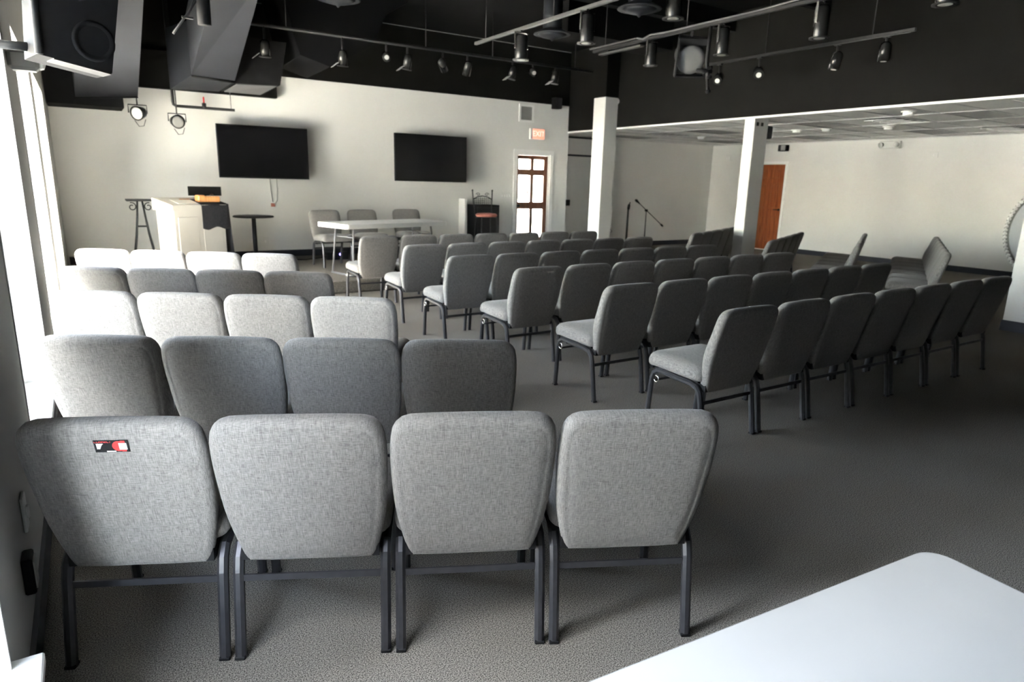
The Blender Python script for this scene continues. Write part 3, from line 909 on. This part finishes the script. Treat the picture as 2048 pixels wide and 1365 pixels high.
# black cabinet with pale board, bar chair
t = thing('cabinet', 'low black cabinet against the stage wall beside the exit door', 'cabinet', (6.68, 11.52, SZ))
MB().box(-0.27, 0.27, -0.22, 0.22, 0.0, 0.91, 0.006).build('body', M['blackp'], t)
MB().box(-0.25, 0.25, -0.232, -0.22, 0.03, 0.88, 0.004).build('door', M['blackm'], t)
MB().lathe([(0.014, 0), (0.016, 0.02), (0.006, 0.03)], 12, (0.02, -0.232, 0.72), (0, -1, 0)).build('knob', M['chrome'], t)
o = MB().box(6.30, 6.36, 11.55, YB-0.003, SZ, 1.19, 0.004).build('white_board', M['white']); tag(o, 'narrow white board leaning upright beside the black cabinet', 'board')
def bar_chair():
    t = thing('bar_chair', 'wrought iron bar chair with terracotta seat cushion before cabinet', 'chair', (6.47, 11.0, SZ), R(-8))
    MB().lathe([(0.17, 0.70), (0.205, 0.715), (0.21, 0.74), (0.18, 0.765), (0.08, 0.775)], 24).build('seat_cushion', M['redseat'], t)
    MB().tube([(0.19*math.cos(a*PI/10), 0.19*math.sin(a*PI/10), 0.695) for a in range(20)], 0.011, 6, closed=True).build('seat_ring', M['iron'], t)
    for sx in (-1, 1):
        MB().tube([(sx*0.15, -0.15, 0.69), (sx*0.18, -0.18, 0.0)], 0.011, 8).build('leg', M['iron'], t)
        MB().tube([(sx*0.15, 0.15, 0.69), (sx*0.18, 0.19, 0.0)], 0.011, 8).build('leg', M['iron'], t)
        MB().tube([(sx*0.17, 0.14, 0.69), (sx*0.19, 0.19, 0.95), (sx*0.205, 0.21, 1.17)], 0.011, 8).lathe([(0.006, 0.0), (0.018, 0.015), (0.012, 0.035), (0.002, 0.045)], 10, (sx*0.205, 0.21, 1.165)).build('back_post', M['iron'], t)
    MB().tube([(-0.195, 0.2, 1.02), (-0.1, 0.205, 1.07), (0, 0.207, 1.085), (0.1, 0.205, 1.07), (0.195, 0.2, 1.02)], 0.010, 8).build('top_rail', M['iron'], t)
    sc = MB()
    for s in (-1, 1):
        sc.tube([(s*(0.09+0.045*(1-k/20*0.8)*math.cos(k*0.4)), 0.207, 1.115+0.03*(1-k/20*0.8)*math.sin(k*0.4)) for k in range(18)], 0.006, 6)
    sc.build('scroll', M['iron'], t)
    la = MB()
    for k in range(9):
        x = -0.16+k*0.04
        la.cyl((x, 0.197, 0.84), (x, 0.205, 1.06), 0.004, 6)
    for k in range(6):
        z = 0.85+k*0.036
        la.cyl((-0.185, 0.197, z), (0.185, 0.197, z), 0.004, 6)
    la.build('back_lattice', M['iron'], t)
    MB().tube([(-0.175, -0.172, 0.25), (0.175, -0.172, 0.25), (0.175, 0.182, 0.25), (-0.175, 0.182, 0.25)], 0.008, 6, closed=True).build('foot_rail', M['iron'], t)
bar_chair()
# power strip with a lit switch
t = thing('power_strip', 'black power unit with blue light on the stage floor', 'power strip', (3.55, 11.05, SZ))
MB().box(-0.18, 0.18, -0.05, 0.05, 0.0, 0.13, 0.008).build('body', M['blackp'], t)
MB().lathe([(0.02, 0), (0.02, 0.008), (0.012, 0.012)], 12, (0.05, -0.05, 0.09), (0, -1, 0)).build('switch', M['led'], t)
MB().tube([(-0.18, 0, 0.05), (-0.5, 0.05, 0.012), (-0.9, 0.2, 0.012), (-1.0, 0.6, 0.012)], 0.01, 6).build('lead', M['blackp'], t)

# wall fittings on the stage wall
def wall_plate(label, loc, rz, w_=0.24, h_=0.12, name='switch_plate', n=4, cat='switch'):
    t = thing(name, label, cat, loc, rz)
    MB().box(-w_/2, w_/2, -0.012, -0.0008, -h_/2, h_/2, 0.003).build('plate', M['plate'], t)
    for k in range(n):
        x = -w_/2 + w_*(k+0.5)/n
        MB().box(x-0.009, x+0.009, -0.02, -0.012, -0.022, 0.022, 0.002).build('toggle', M['white'], t)
wall_plate('white switch plate left of the glazed exit door', (7.40, YB, 1.25), 0)
wall_plate('white socket low on the stage wall behind round table', (2.56, YB, 0.44), 0, 0.09, 0.13, 'wall_socket', 1, 'socket')
t = thing('wall_vent', 'white square wall vent above the exit sign', 'vent', (7.86, YB-0.007, 2.91))
MB().box(-0.185, -0.14, -0.015, 0.006, -0.17, 0.17).box(0.14, 0.185, -0.015, 0.006, -0.17, 0.17).box(-0.14, 0.14, -0.015, 0.006, 0.13, 0.17).box(-0.14, 0.14, -0.015, 0.006, -0.17, -0.13).build('frame', M['white'], t)
MB().box(-0.14, 0.14, 0.0, 0.006, -0.13, 0.13).build('backing', M['greyv'], t)
for k in range(9):
    z = -0.115+k*0.029
    MB().hexa([(-0.14, -0.012, z-0.008), (0.14, -0.012, z-0.008), (0.14, -0.001, z), (-0.14, -0.001, z)], [(-0.14, -0.012, z-0.005), (0.14, -0.012, z-0.005), (0.14, -0.001, z+0.003), (-0.14, -0.001, z+0.003)]).build('louver', M['greyv'], t)
t = thing('exit_sign', 'red lit EXIT sign above the glazed door', 'exit sign', (8.12, YB-0.03, 2.515))
MB().box(-0.18, 0.18, -0.03, 0.029, -0.11, 0.11, 0.006).build('housing', M['plate'], t)
MB().box(-0.125, 0.168, -0.034, -0.03, -0.098, 0.098).build('face', M['exit'], t)
text('lettering', 'EXIT', 0.15, M['exitw'], t, (0.02, -0.036, 0.0), (R(90), 0, 0))
t = thing('speaker', 'small black speaker high at the end of the stage wall', 'speaker', (8.55, YB-0.10, 3.13))
MB().box(-0.085, 0.085, -0.08, 0.08, -0.09, 0.13, 0.01).build('cabinet', M['blackp'], t)
MB().box(-0.075, 0.075, -0.086, -0.08, -0.08, 0.12).build('grille', M['cloth'], t)
MB().box(-0.03, 0.03, 0.08, 0.098, -0.03, 0.03).build('bracket', M['blackm'], t)

# alcove: microphone stands and an instrument case
def mic_stand(label, loc, rz, boom):
    t = thing('microphone_stand', label, 'microphone stand', loc, rz, 'microphone stands')
    for k in range(3):
        a = k*2*PI/3+0.4
        MB().tube([(0, 0, 0.14), (0.3*math.cos(a), 0.3*math.sin(a), 0.015)], 0.009, 8).build('leg', M['blackm'], t)
    if boom:
        MB().cyl((0, 0, 0.08), (0, 0, 0.92), 0.013, 10).build('pole', M['blackm'], t)
        MB().tube([(-0.22, 0, 1.10), (0.50, 0, 0.56)], 0.011, 8).build('boom', M['blackm'], t)
        MB().lathe([(0.014, 0), (0.02, 0.05), (0.032, 0.11), (0.034, 0.15), (0.01, 0.18)], 12, (-0.20, 0, 1.085), (-0.8, 0, 0.6)).build('microphone', M['blackp'], t)
        MB().lathe([(0.02, 0), (0.024, 0.04), (0.024, 0.08)], 12, (0.46, 0, 0.59), (0.8, 0, -0.6)).build('counterweight', M['blackp'], t)
        MB().lathe([(0.03, -0.03), (0.03, 0.03)], 12, (0, 0, 0.93), (0, 1, 0)).build('clutch', M['blackp'], t)
    else:
        MB().cyl((0, 0, 0.08), (0, 0, 1.05), 0.03, 12, 0.022).build('pole', M['blackm'], t)
        MB().lathe([(0.02, 0), (0.035, 0.05), (0.035, 0.12), (0.02, 0.16)], 12, (0, 0, 0.93), (0.15, 0, 1)).build('clip', M['blackp'], t)
        MB().tube([(0.02, 0, 1.05), (0.05, 0, 1.13)], 0.014, 8).build('microphone', M['blackp'], t)
mic_stand('black upright microphone stand beside the first column', (11.1, 12.1, 0), 0, False)
mic_stand('black boom microphone stand before the alcove wall', (11.75, 12.15, 0), R(-10), True)
t = thing('guitar_case', 'dark instrument case standing behind the first column', 'case', (10.62, 12.45, 0))
MB().tube([(0, 0, 0.0), (0, 0, 0.08), (0, 0, 0.3), (0, 0, 0.45), (0, 0, 0.56), (0.0, 0, 0.66), (0, 0, 0.9), (0, 0, 1.02)], [0.14, 0.18, 0.18, 0.13, 0.14, 0.07, 0.06, 0.05], 14).build('body', M['blackp'], t)
MB().tube([(0.12, -0.1, 0.35), (0.18, -0.14, 0.42), (0.14, -0.12, 0.5)], 0.012, 6).build('handle', M['blackm'], t)

# right wall fittings
t = thing('emergency_light', 'white twin head emergency light high on right wall', 'emergency light', (XR-0.03, 7.89, 2.50), R(-90))
MB().box(-0.22, 0.22, -0.05, 0.029, -0.08, 0.07, 0.01).build('body', M['plate'], t)
for s in (-1, 1):
    MB().lathe([(0.04, 0), (0.055, 0.03), (0.055, 0.06)], 16, (s*0.15, -0.05, 0.0), (s*0.3, -1, -0.2)).build('lamp_head', M['lens'], t)
wall_plate('white blank plate on the right wall beside emergency light', (XR, 7.0, 2.27), R(-90), 0.16, 0.12, n=1)
wall_plate('white wall plate high in the alcove corner', (XR, 12.15, 2.29), R(-90), 0.16, 0.14, n=2)
t = thing('speaker', 'small black speaker above the brown six panel door', 'speaker', (XR-0.08, 10.45, 2.50), R(-90))
MB().box(-0.11, 0.11, -0.07, 0.07, -0.075, 0.075, 0.01).build('cabinet', M['blackp'], t)
MB().box(-0.02, 0.10, -0.076, -0.07, -0.065, 0.065).build('grille', M['greyv'], t)
MB().box(-0.03, 0.03, 0.07, 0.079, -0.03, 0.03).build('bracket', M['blackm'], t)
t = thing('speaker', 'small black speaker on the side of the second column', 'speaker', (9.575, 7.26, 2.42))
MB().box(-0.06, 0.06, -0.08, 0.08, -0.1, 0.1, 0.01).build('cabinet', M['blackp'], t)
MB().box(-0.055, 0.055, -0.086, -0.08, -0.09, 0.09).build('grille', M['cloth'], t)
for k in (0, 1):
    o = MB().box(9.20+k*0.11, 9.25+k*0.11, 7.155, 7.1695, 2.50, 2.555, 0.003).build('column_cap', M['blackp'])
    tag(o, ['small black cap on the second column, left of a pair', 'small black cap on the second column, right of a pair'][k], 'cap', 'black caps on the column')
t = thing('security_camera', 'white security camera on the first column', 'camera', (8.94, 10.25, 3.05))
MB().lathe([(0.05, 0), (0.05, 0.03), (0.035, 0.05)], 16, (0.001, 0.0, 0.05), (1, 0, 0)).build('base', M['plate'], t)
MB().tube([(0.05, 0, 0.05), (0.1, -0.02, 0.04), (0.08, -0.06, 0.0)], 0.016, 8).build('arm', M['plate'], t)
MB().lathe([(0.038, 0), (0.045, 0.02), (0.045, 0.11), (0.03, 0.115)], 16, (0.10, -0.02, 0.0), (-0.35, -0.9, -0.25)).build('housing', M['plate'], t)
MB().lathe([(0.022, 0), (0.02, 0.006)], 12, (0.063, -0.125, -0.028), (-0.35, -0.9, -0.25)).build('lens', M['blackp'], t)

# round mirror with beaded rim on the right wall
t = thing('wall_disc', 'round pale disc with white beaded rim on the right wall', 'wall disc', (XR-0.045, 4.55, 0.88), R(-90))
RM = 0.92
MB().lathe([(RM-0.03, 0.0), (RM-0.03, 0.012), (0.02, 0.013)], 64, (0, 0.02, 0), (0, -1, 0)).build('disc', M['mirror'], t)
MB().tube([(RM*math.cos(a*PI/48), 0.01, RM*math.sin(a*PI/48)) for a in range(96)], 0.05, 8, closed=True).build('rim', M['greyv'], t)
bead = MB().lathe([(0.006, -0.036), (0.026, -0.025), (0.036, 0.0), (0.026, 0.025), (0.006, 0.036)], 8).mesh('bead', M['white'])
for k in range(84):
    a = k*2*PI/84
    link('bead', bead, t, ((RM+0.005)*math.cos(a), -0.03, (RM+0.005)*math.sin(a)))

# outlets on the near pier
wall_plate('white wall socket on the pier beside the nearest chair', (XL, 2.52, 0.42), R(90), 0.075, 0.12, 'wall_socket', 1, 'socket')
t = thing('wall_box', 'small dark wall box on the pier by the nearest window sill', 'socket', (XL, 2.33, 0.30), R(90))
MB().box(-0.04, 0.04, -0.03, -0.0008, -0.06, 0.06, 0.005).build('body', M['blackp'], t)
MB().box(-0.03, 0.03, -0.034, -0.03, -0.045, 0.045).build('cover', M['greyv'], t)

# ------------------------------------------------------------------ ceiling: ducts, beams, rails, lamps
def duct(name, label, lo, hi, cat='duct'):
    t = thing(name, label, cat)
    MB().hexa(lo, hi).build('casing', M['duct'], t)
    return t
def seam(t, pts, r=0.02):
    MB().tube(pts, r, 4, square=True).build('flange', M['deck'], t)
# duct along the window wall, sloping down to the back
t = duct('air_duct', 'wide grey air duct sloping down beside the windows', [(0.10, 7.0, 3.10), (0.66, 7.0, 3.19), (0.80, 11.0, 2.56), (0.06, 11.0, 2.49)], [(0.10, 7.0, 3.9), (0.66, 7.0, 3.9), (0.80, 11.0, 3.6), (0.06, 11.0, 3.6)])
seam(t, [(0.06, 11.0, 2.49), (0.80, 11.0, 2.56)], 0.02)
o = MB().box(XL+0.01, 0.62, 11.02, YB-0.15, 2.40, 3.3).build('duct_box', M['deck']); tag(o, 'black box at the end of the window-side duct', 'duct')
t = duct('air_duct', 'grey air duct sloping down above the left television', [(1.24, 7.0, 3.27), (1.66, 7.0, 3.35), (1.96, 10.3, 2.80), (1.41, 10.3, 2.82)], [(1.24, 7.0, 3.95), (1.66, 7.0, 3.95), (1.96, 10.3, 3.6), (1.41, 10.3, 3.6)])
seam(t, [(1.41, 10.3, 2.81), (1.96, 10.3, 2.79)], 0.018)
MB().hexa([(1.41, 10.3, 2.82), (1.96, 10.3, 2.80), (1.86, 11.0, 2.72), (1.22, 11.0, 2.70)], [(1.41, 10.3, 3.5), (1.96, 10.3, 3.5), (1.86, 11.0, 3.5), (1.22, 11.0, 3.5)]).build('elbow', M['duct'], t)
t = thing('duct_diffuser', 'black duct outlet with underside painted paler as if lit above the left television', 'duct', (2.26, 10.5, 2.78))
MB().hexa([(-0.30, -0.15, 0.0), (0.33, -0.15, 0.03), (0.2, 0.45, -0.06), (-0.38, 0.45, -0.06)], [(-0.16, -0.15, 0.62), (0.45, -0.15, 0.62), (0.4, 0.45, 0.62), (-0.2, 0.45, 0.62)]).build('casing', M['deck'], t)
MB().hexa([(-0.26, -0.11, -0.012), (0.29, -0.11, 0.016), (0.16, 0.40, -0.068), (-0.34, 0.40, -0.068)], [(-0.26, -0.11, 0.0), (0.29, -0.11, 0.02), (0.16, 0.40, -0.05), (-0.34, 0.40, -0.05)]).build('grille', M['smoke'], t)  # light on the underside is painted in as a paler grey
t = thing('air_duct', 'broad dark grey angular duct above the stage', 'duct')
poly = [(x_*1.127, 1.52+(z_-1.52)*1.127) for x_, z_ in [(2.44, 3.32), (2.52, 3.03), (2.9, 2.93), (3.1, 3.04), (3.5, 3.28), (3.7, 3.69), (4.0, 3.86)]] + [(4.52, 4.19), (2.6, 4.19)]
mb = MB(); n = len(poly)
vs_ = [(x, 10.14, z) for x, z in poly] + [(x+0.05, 11.5, z) for x, z in poly]
mb.add(vs_, [tuple(range(n)), tuple(range(2*n-1, n-1, -1))] + [(i, n+i, n+(i+1) % n, (i+1) % n) for i in range(n)])
mb.build('casing', mat('dark_duct_paint', (0.0065, 0.0065, 0.0075), 0.8, var=0.12, scale=3, spec=0.08), t)
for k, yj in enumerate([-4.8, -3.2, -1.6, 0.0, 1.6, 3.2, 4.8, 6.0, 7.6]):
    o = MB().box(XL+0.01, XS-0.01, yj-0.05, yj+0.05, ZD-0.28, ZD-0.002).build('beam_%d' % (k+1), M['deck'])
    tag(o, 'black painted roof joist across the open ceiling, number %d from the camera end' % (k+1), None, None, 'structure')
o = MB().box(6.4, 8.6, 8.55, 9.2, 3.75, 4.19).build('air_duct', M['deck']); tag(o, 'black flat duct above the stage between two round diffusers', 'duct')

def diffuser(x, y, z, nm):
    t = thing('round_diffuser', 'round black ceiling diffuser '+nm, 'diffuser', (x, y, z), 0, 'round ceiling diffusers')
    MB().cyl((0, 0, 0.05), (0, 0, ZD-z), 0.14, 20).build('neck', M['duct'], t)
    MB().lathe([(0.14, 0.09), (0.26, 0.03), (0.27, 0.02), (0.25, 0.015)], 28).build('flare', M['duct'], t)
    MB().lathe([(0.22, 0.02), (0.15, -0.015), (0.03, -0.045), (0.01, -0.07)], 28).build('cone', M['duct'], t)
diffuser(2.85, 8.45, 3.60, 'above the left television duct')
diffuser(5.98, 8.36, 3.60, 'above the stage left of the first column')
diffuser(5.98, 6.55, 3.60, 'near the second lighting rail')

def rail(label, x, y0, y1, z, m='wire'):
    t = thing('light_rail', label, 'rail', (0, 0, 0))
    MB().box(x-0.022, x+0.022, y0, y1, z-0.018, z+0.018, 0.004).build('track', M[m], t)
    k = y0+0.5
    while k < y1:
        MB().cyl((x, k, z+0.018), (x, k, ZD-0.01), 0.006, 6).build('hanger_rod', M['blackm'], t)
        k += 1.5
    return t
rail('grey lighting rail ending above the stage, first from the windows', 4.66, 3.0, 8.27, 3.32)
t2 = rail('dark lighting rail with pale cable tray end, in the middle', 6.35, 2.6, 7.85, 3.36, 'blackm')
MB().box(6.27, 6.30, 6.9, 7.85, 3.375, 3.39).box(6.40, 6.47, 6.95, 7.8, 3.31, 3.33).build('cable_tray', M['wire'], t2)
MB().tube([(6.29, 6.9, 3.385), (6.3, 6.8, 3.36), (6.33, 6.7, 3.40), (6.35, 6.4, 3.39), (6.35, 5.8, 3.392), (6.36, 5.2, 3.39), (6.34, 4.6, 3.40), (6.36, 4.0, 3.39), (6.35, 3.2, 3.395)], 0.011, 6).build('cable', M['smoke'], t2)
t3 = rail('black lighting rail closest to the black soffit', 8.15, 4.33, 7.42, 3.32, 'blackm')
MB().box(8.115, 8.127, 4.36, 5.3, 3.29, 3.297).build('edge_strip', M['wire'], t3)

def can_light(x, y, z0, z1, nm, r=0.075, top=None):
    t = thing('can_light', 'black cylindrical pendant stage light, '+nm, 'stage light', (x, y, z0), 0, 'pendant can lights')
    h = z1-z0
    MB().lathe([(r*0.93, 0.0), (r, 0.01), (r, h-0.03), (r*0.86, h)], 24).build('body', M['can'], t)
    MB().lathe([(r*1.0, 0.0), (r*1.3, -0.004), (r*1.3, 0.008), (r, 0.012)], 24).build('flange', M['blackm'], t)
    MB().lathe([(r*0.85, 0.003), (r*0.6, -0.003), (0.01, -0.004)], 20).build('lens', M['greyv'], t)
    MB().box(-r-0.018, -r-0.006, -0.012, 0.012, h*0.45, h+0.02).box(r+0.006, r+0.018, -0.012, 0.012, h*0.45, h+0.02).box(-r-0.018, r+0.018, -0.012, 0.012, h+0.015, h+0.028).build('yoke', M['chrome'], t)
    MB().cyl((0, 0, h+0.02), (0, 0, (top or (h+0.05))), 0.014, 8).build('stem', M['blackm'], t)
can_light(4.66, 7.15, 2.97, 3.255, 'far one on the first rail from the windows')
can_light(4.66, 5.89, 2.97, 3.255, 'near one on the first rail from the windows')
can_light(6.35, 6.68, 3.03, 3.30, 'farthest on the middle rail', 0.07)
can_light(6.35, 5.53, 3.00, 3.29, 'second on the middle rail right of the framed spotlight', 0.07)
can_light(6.35, 4.31, 2.99, 3.29, 'third on the middle rail', 0.075)
can_light(6.33, 6.32, 3.52, 3.85, 'high one hung from the ceiling above the middle rail', 0.1, 0.66)
can_light(6.35, 3.16, 3.08, 3.30, 'rightmost one on the middle rail', 0.08)

def track_head(x, y, z, d, nm, L=0.20, r=0.068, rz=3.32, lensm='lens'):
    dv = Vector(d).normalized()
    t = thing('track_spotlight', 'black bullet track spotlight, '+nm, 'spotlight', (x, y, z), 0, 'track spotlights')
    back = -dv*L*0.5
    MB().lathe([(r*0.35, -0.02), (r*0.8, 0.0), (r, 0.03), (r, L), (r*0.9, L)], 20, back, dv).build('body', M['can'], t)
    MB().lathe([(r*0.88, 0), (r*0.5, 0.004), (0.005, 0.005)], 18, back+dv*(L-0.004), dv).build('lens', M[lensm], t)
    MB().tube([(0, 0, r*0.8), (0, 0, rz-z-0.018)], 0.012, 8).box(-0.02, 0.02, -0.04, 0.04, rz-z-0.036, rz-z-0.018).build('stem', M['blackm'], t)
track_head(8.15, 7.11, 3.10, (-0.75, -0.45, -0.45), 'farthest on the soffit rail with its bright lens facing the windows')
track_head(8.15, 6.41, 3.10, (-0.65, -0.6, -0.45), 'second on the soffit rail with its bright lens facing the windows', 0.20, 0.072)
track_head(8.15, 5.26, 3.10, (-0.12, 0.12, -1), 'third on the soffit rail pointing down')
track_head(8.15, 4.65, 3.12, (0.0, 0.02, -1), 'nearest on the soffit rail pointing down')

# framed spotlight on the middle rail
t = thing('framed_spotlight', 'large spotlight with square gel frame and pale lens on middle rail', 'spotlight', (6.35, 6.0, 3.02))
q = Vector((-0.55, -0.75, -0.42)).normalized()
qm = q.to_track_quat('Z', 'Y')
def rotq(mb_): 
    mb_.v = [tuple(qm @ (Vector(p)*1.22)) for p in mb_.v]
    return mb_
S_ = 0.15
rotq(MB().lathe([(0.09, -0.24), (0.13, -0.2), (0.14, -0.05), (0.14, 0.02)], 24)).build('body', M['blackm'], t)
rotq(MB().lathe([(0.138, 0.02), (0.128, 0.035), (0.09, 0.046), (0.01, 0.052)], 28)).build('lens', M['silver'], t)
rotq(MB().box(-S_, -S_+0.012, -S_, S_+0.06, 0.02, 0.10).box(S_-0.012, S_, -S_, S_+0.06, 0.02, 0.10).box(-S_, S_, -S_, -S_+0.012, 0.02, 0.10).box(-S_, S_, S_+0.048, S_+0.06, 0.02, 0.10)).build('gel_frame', M['blackm'], t)
rotq(MB().box(-S_+0.012, S_-0.012, 0.135, 0.205, 0.03, 0.04)).build('barn_flap', M['blackm'], t)
MB().tube([(-0.16, 0.05, 0.0), (-0.16, 0.05, 0.26), (0.16, -0.02, 0.26), (0.16, -0.02, 0.0)], 0.012, 6).cyl((0, 0.015, 0.26), (0, 0.0, 0.33), 0.018, 8).build('yoke', M['blackm'], t)
t = thing('clamp_arm', 'black jointed clamp hanging beside the framed spotlight', 'clamp', (6.35, 5.72, 2.80))
MB().tube([(0, 0, 0.54), (0.0, 0.02, 0.2), (0.0, 0.0, 0.05), (0.02, -0.02, -0.18)], 0.022, 8).build('arm', M['blackm'], t)
MB().tube([(-0.12, 0.05, 0.05), (0.05, -0.02, 0.05)], 0.026, 8).build('cross_bar', M['blackm'], t)
for zz in (0.08, -0.02, -0.18):
    MB().lathe([(0.02, 0), (0.02, 0.06)], 10, (0.0, -0.02, zz), (-0.4, -1, 0)).build('knob', M['blackp'], t)

# back pipe with stage lamps
t = thing('lighting_pipe', 'black lighting pipe across the stage holding small spotlights', 'pipe')
MB().cyl((2.1, 9.9, 3.50), (8.0, 9.9, 3.50), 0.022, 10).build('pipe', M['blackm'], t)
for x in (2.6, 4.7, 5.9, 7.6):
    MB().cyl((x, 9.9, 3.52), (x, 9.9, ZD-0.01), 0.007, 6).build('hanger_rod', M['blackm'], t)
PL = [(2.30, 3.20, (0.0, 0.1, -1), 'flap', 'above the left television duct outlet'), (3.38, 3.20, (0.0, 0.15, -1), 'flap', 'leftmost over the black band'), (4.05, 3.31, (-0.3, -0.9, -0.3), 'disc', 'with round grille facing the camera near the left'),
      (4.39, 3.26, (-0.1, 0.2, -1), 'flap', 'with white flap beside the round grille one'), (4.99, 3.29, (0.6, 0.5, -0.6), 'dark', 'dark one in the middle of the pipe'), (5.43, 3.28, (0, 0.4, -0.9), 'dark', 'with small bright knob in the middle'),
      (6.29, 3.31, (-0.25, 0.1, -1), 'flap', 'with white flap below the grey rail can'), (6.70, 3.37, (-0.3, -0.9, -0.35), 'disc', 'with round grille below the far diffuser'), (7.17, 3.32, (-0.1, 0.1, -1), 'flap', 'rightmost one before the first column')]
for x, z, d, kind, nm in PL:
    dv = Vector(d).normalized()
    t = thing('stage_spotlight', 'small black pipe spotlight, '+nm, 'spotlight', (x, 9.9, z), 0, 'spotlights on the stage pipe')
    L, r = 0.20, 0.065
    back = -dv*L*0.5
    MB().lathe([(r*0.4, -0.02), (r*0.9, 0.0), (r, 0.04), (r, L)], 18, back, dv).build('body', M['can'], t)
    MB().lathe([(r*0.88, 0), (r*0.5, 0.004), (0.005, 0.005)], 16, back+dv*(L-0.004), dv).build('lens', M['greyv' if kind == 'disc' else 'blackp'], t)
    MB().tube([(0, 0, r*0.6), (0, 0, 3.50-z)], 0.014, 8).build('clamp', M['blackm'], t)
    if kind == 'flap':
        MB().hexa([(-0.16, -0.06, -0.13), (-0.09, -0.09, -0.07), (-0.09, 0.03, -0.07), (-0.16, 0.05, -0.13)], [(-0.165, -0.06, -0.126), (-0.095, -0.09, -0.066), (-0.095, 0.03, -0.066), (-0.165, 0.05, -0.126)]).build('barn_flap', M['greyv'], t)
        MB().lathe([(r, 0), (r*1.25, 0.004), (r*1.25, 0.012), (r, 0.016)], 18, back+dv*(L-0.01), dv).build('ring', M['blackm'], t)

# hanging pipe loop with red valve and two par lamps near the window corner
t = thing('sprinkler_pipe', 'black sprinkler pipe loop with red valve above the left television', 'pipe', (0, 11.3, 0))
MB().tube([(1.27, 0, 4.19), (1.27, 0, 2.56), (1.275, 0, 2.52), (1.31, 0, 2.50), (2.09, 0, 2.50), (2.12, 0, 2.50)], 0.021, 10).build('pipe', M['blackm'], t)
MB().cyl((2.07, 0, 2.50), (2.07, 0, 4.19), 0.006, 6).build('hanger_rod', M['wire'], t)
MB().lathe([(0.03, -0.02), (0.03, 0.06)], 10, (1.69, 0, 2.51)).build('valve_body', M['blackm'], t)
MB().box(1.68, 1.70, -0.012, 0.012, 2.56, 2.66, 0.004).build('valve_lever', M['red'], t)
def par(x, y, z, d, nm, m):
    dv = Vector(d).normalized()
    t = thing('par_lamp', 'round black par lamp '+nm, 'stage light', (x, y, z), 0, 'par lamps near the window corner')
    MB().lathe([(0.03, -0.12), (0.07, -0.10), (0.095, 0.0), (0.10, 0.03)], 20, (0, 0, 0), dv).build('body', M['blackm'], t)
    MB().lathe([(0.092, 0.028), (0.06, 0.036), (0.01, 0.038)], 20, (0, 0, 0), dv).build('lens', M[m], t)
    MB().tube([(-0.115, 0, 0.0), (-0.115, 0, 0.11), (0.115, 0, 0.11), (0.115, 0, 0.0)], 0.009, 6).cyl((0, 0, 0.11), (0, 0, ZD-0.005-z), 0.010, 8).build('yoke', M['blackm'], t)
    MB().tube([(-0.05, 0, -0.1), (0.0, 0, -0.18), (0.06, 0, -0.17), (0.09, 0, -0.08)], 0.005, 6).build('lead', M['blackp'], t)
par(0.79, 11.13, 2.35, (-0.62, -0.75, -0.2), 'with pale lens lit by the windows', 'lens')
par(1.29, 11.16, 2.27, (0.25, -0.9, -0.1), 'with dark lens under the pipe loop', 'greyv')

# loudspeaker on the window wall
t = thing('loudspeaker', 'large black loudspeaker hung from the window wall', 'loudspeaker', (0.05, 3.8, 2.02), R(14))
MB().hexa([(-0.16, -0.02, 0.0), (0.13, -0.02, -0.045), (0.13, 0.22, -0.045), (-0.16, 0.22, 0.0)], [(-0.12, -0.05, 0.5), (0.19, -0.05, 0.33), (0.19, 0.22, 0.33), (-0.12, 0.22, 0.5)]).build('cabinet', M['blackp'], t)
MB().lathe([(0.088, 0), (0.088, 0.012), (0.075, 0.016), (0.06, 0.004), (0.03, 0.0)], 24, (0.065, -0.022, 0.085), (0.0, -1, -0.06)).build('woofer', M['blackp'], t)
MB().hexa([(0.02, -0.036, 0.21), (0.13, -0.036, 0.2), (0.13, -0.03, 0.2), (0.02, -0.03, 0.21)], [(0.02, -0.046, 0.30), (0.14, -0.044, 0.27), (0.14, -0.03, 0.27), (0.02, -0.03, 0.30)]).build('horn', M['cloth'], t)
MB().hexa([(-0.10, -0.024, -0.014), (0.125, -0.024, -0.050), (0.125, 0.10, -0.050), (-0.10, 0.10, -0.014)], [(-0.10, -0.023, -0.009), (0.125, -0.023, -0.0455), (0.125, 0.10, -0.0455), (-0.10, 0.10, -0.009)]).build('bottom_panel', M['blackm'], t)
MB().tube([(-0.14, 0.16, 0.05), (-0.28, 0.2, 0.05)], 0.02, 8).build('bracket', M['blackm'], t)
MB().tube([(-0.13, -0.06, 0.9), (-0.15, -0.04, 0.3), (-0.155, -0.03, 0.0)], 0.016, 8).build('hanging_pipe', M['blackm'], t)
t = thing('motion_sensor', 'small ivory sensor on the window wall below the loudspeaker', 'sensor', (XL+0.001, 4.95, 2.13))
MB().box(0.0, 0.15, -0.06, 0.06, -0.05, 0.06, 0.02).build('body', M['greyv'], t)
MB().lathe([(0.04, 0), (0.035, 0.02), (0.01, 0.03)], 12, (0.15, 0, 0.0), (1, 0, 0)).build('dome', M['lens'], t)

# wire bracket lamp hanging near the camera
t = thing('hanging_lamp', 'black stage lamp hanging beside a pale wire bracket, near the top edge', 'stage light', (0.95, 6.0, 2.66))
MB().cyl((0, 0, 0.0), (0, 0, 0.32), 0.05, 18).build('body', M['blackp'], t)
MB().tube([(0, 0, 0.32), (0, 0, ZD-2.67)], 0.012, 8).build('stem', M['blackm'], t)
MB().tube([(-0.03, 0, 0.2), (-0.10, 0, 0.09), (-0.23, 0, -0.09)], 0.010, 6).tube([(-0.06, 0, 0.18), (-0.13, 0, 0.03)], 0.006, 6).box(-0.16, -0.08, -0.01, 0.01, 0.03, 0.045).build('wire_bracket', M['wire'], t)
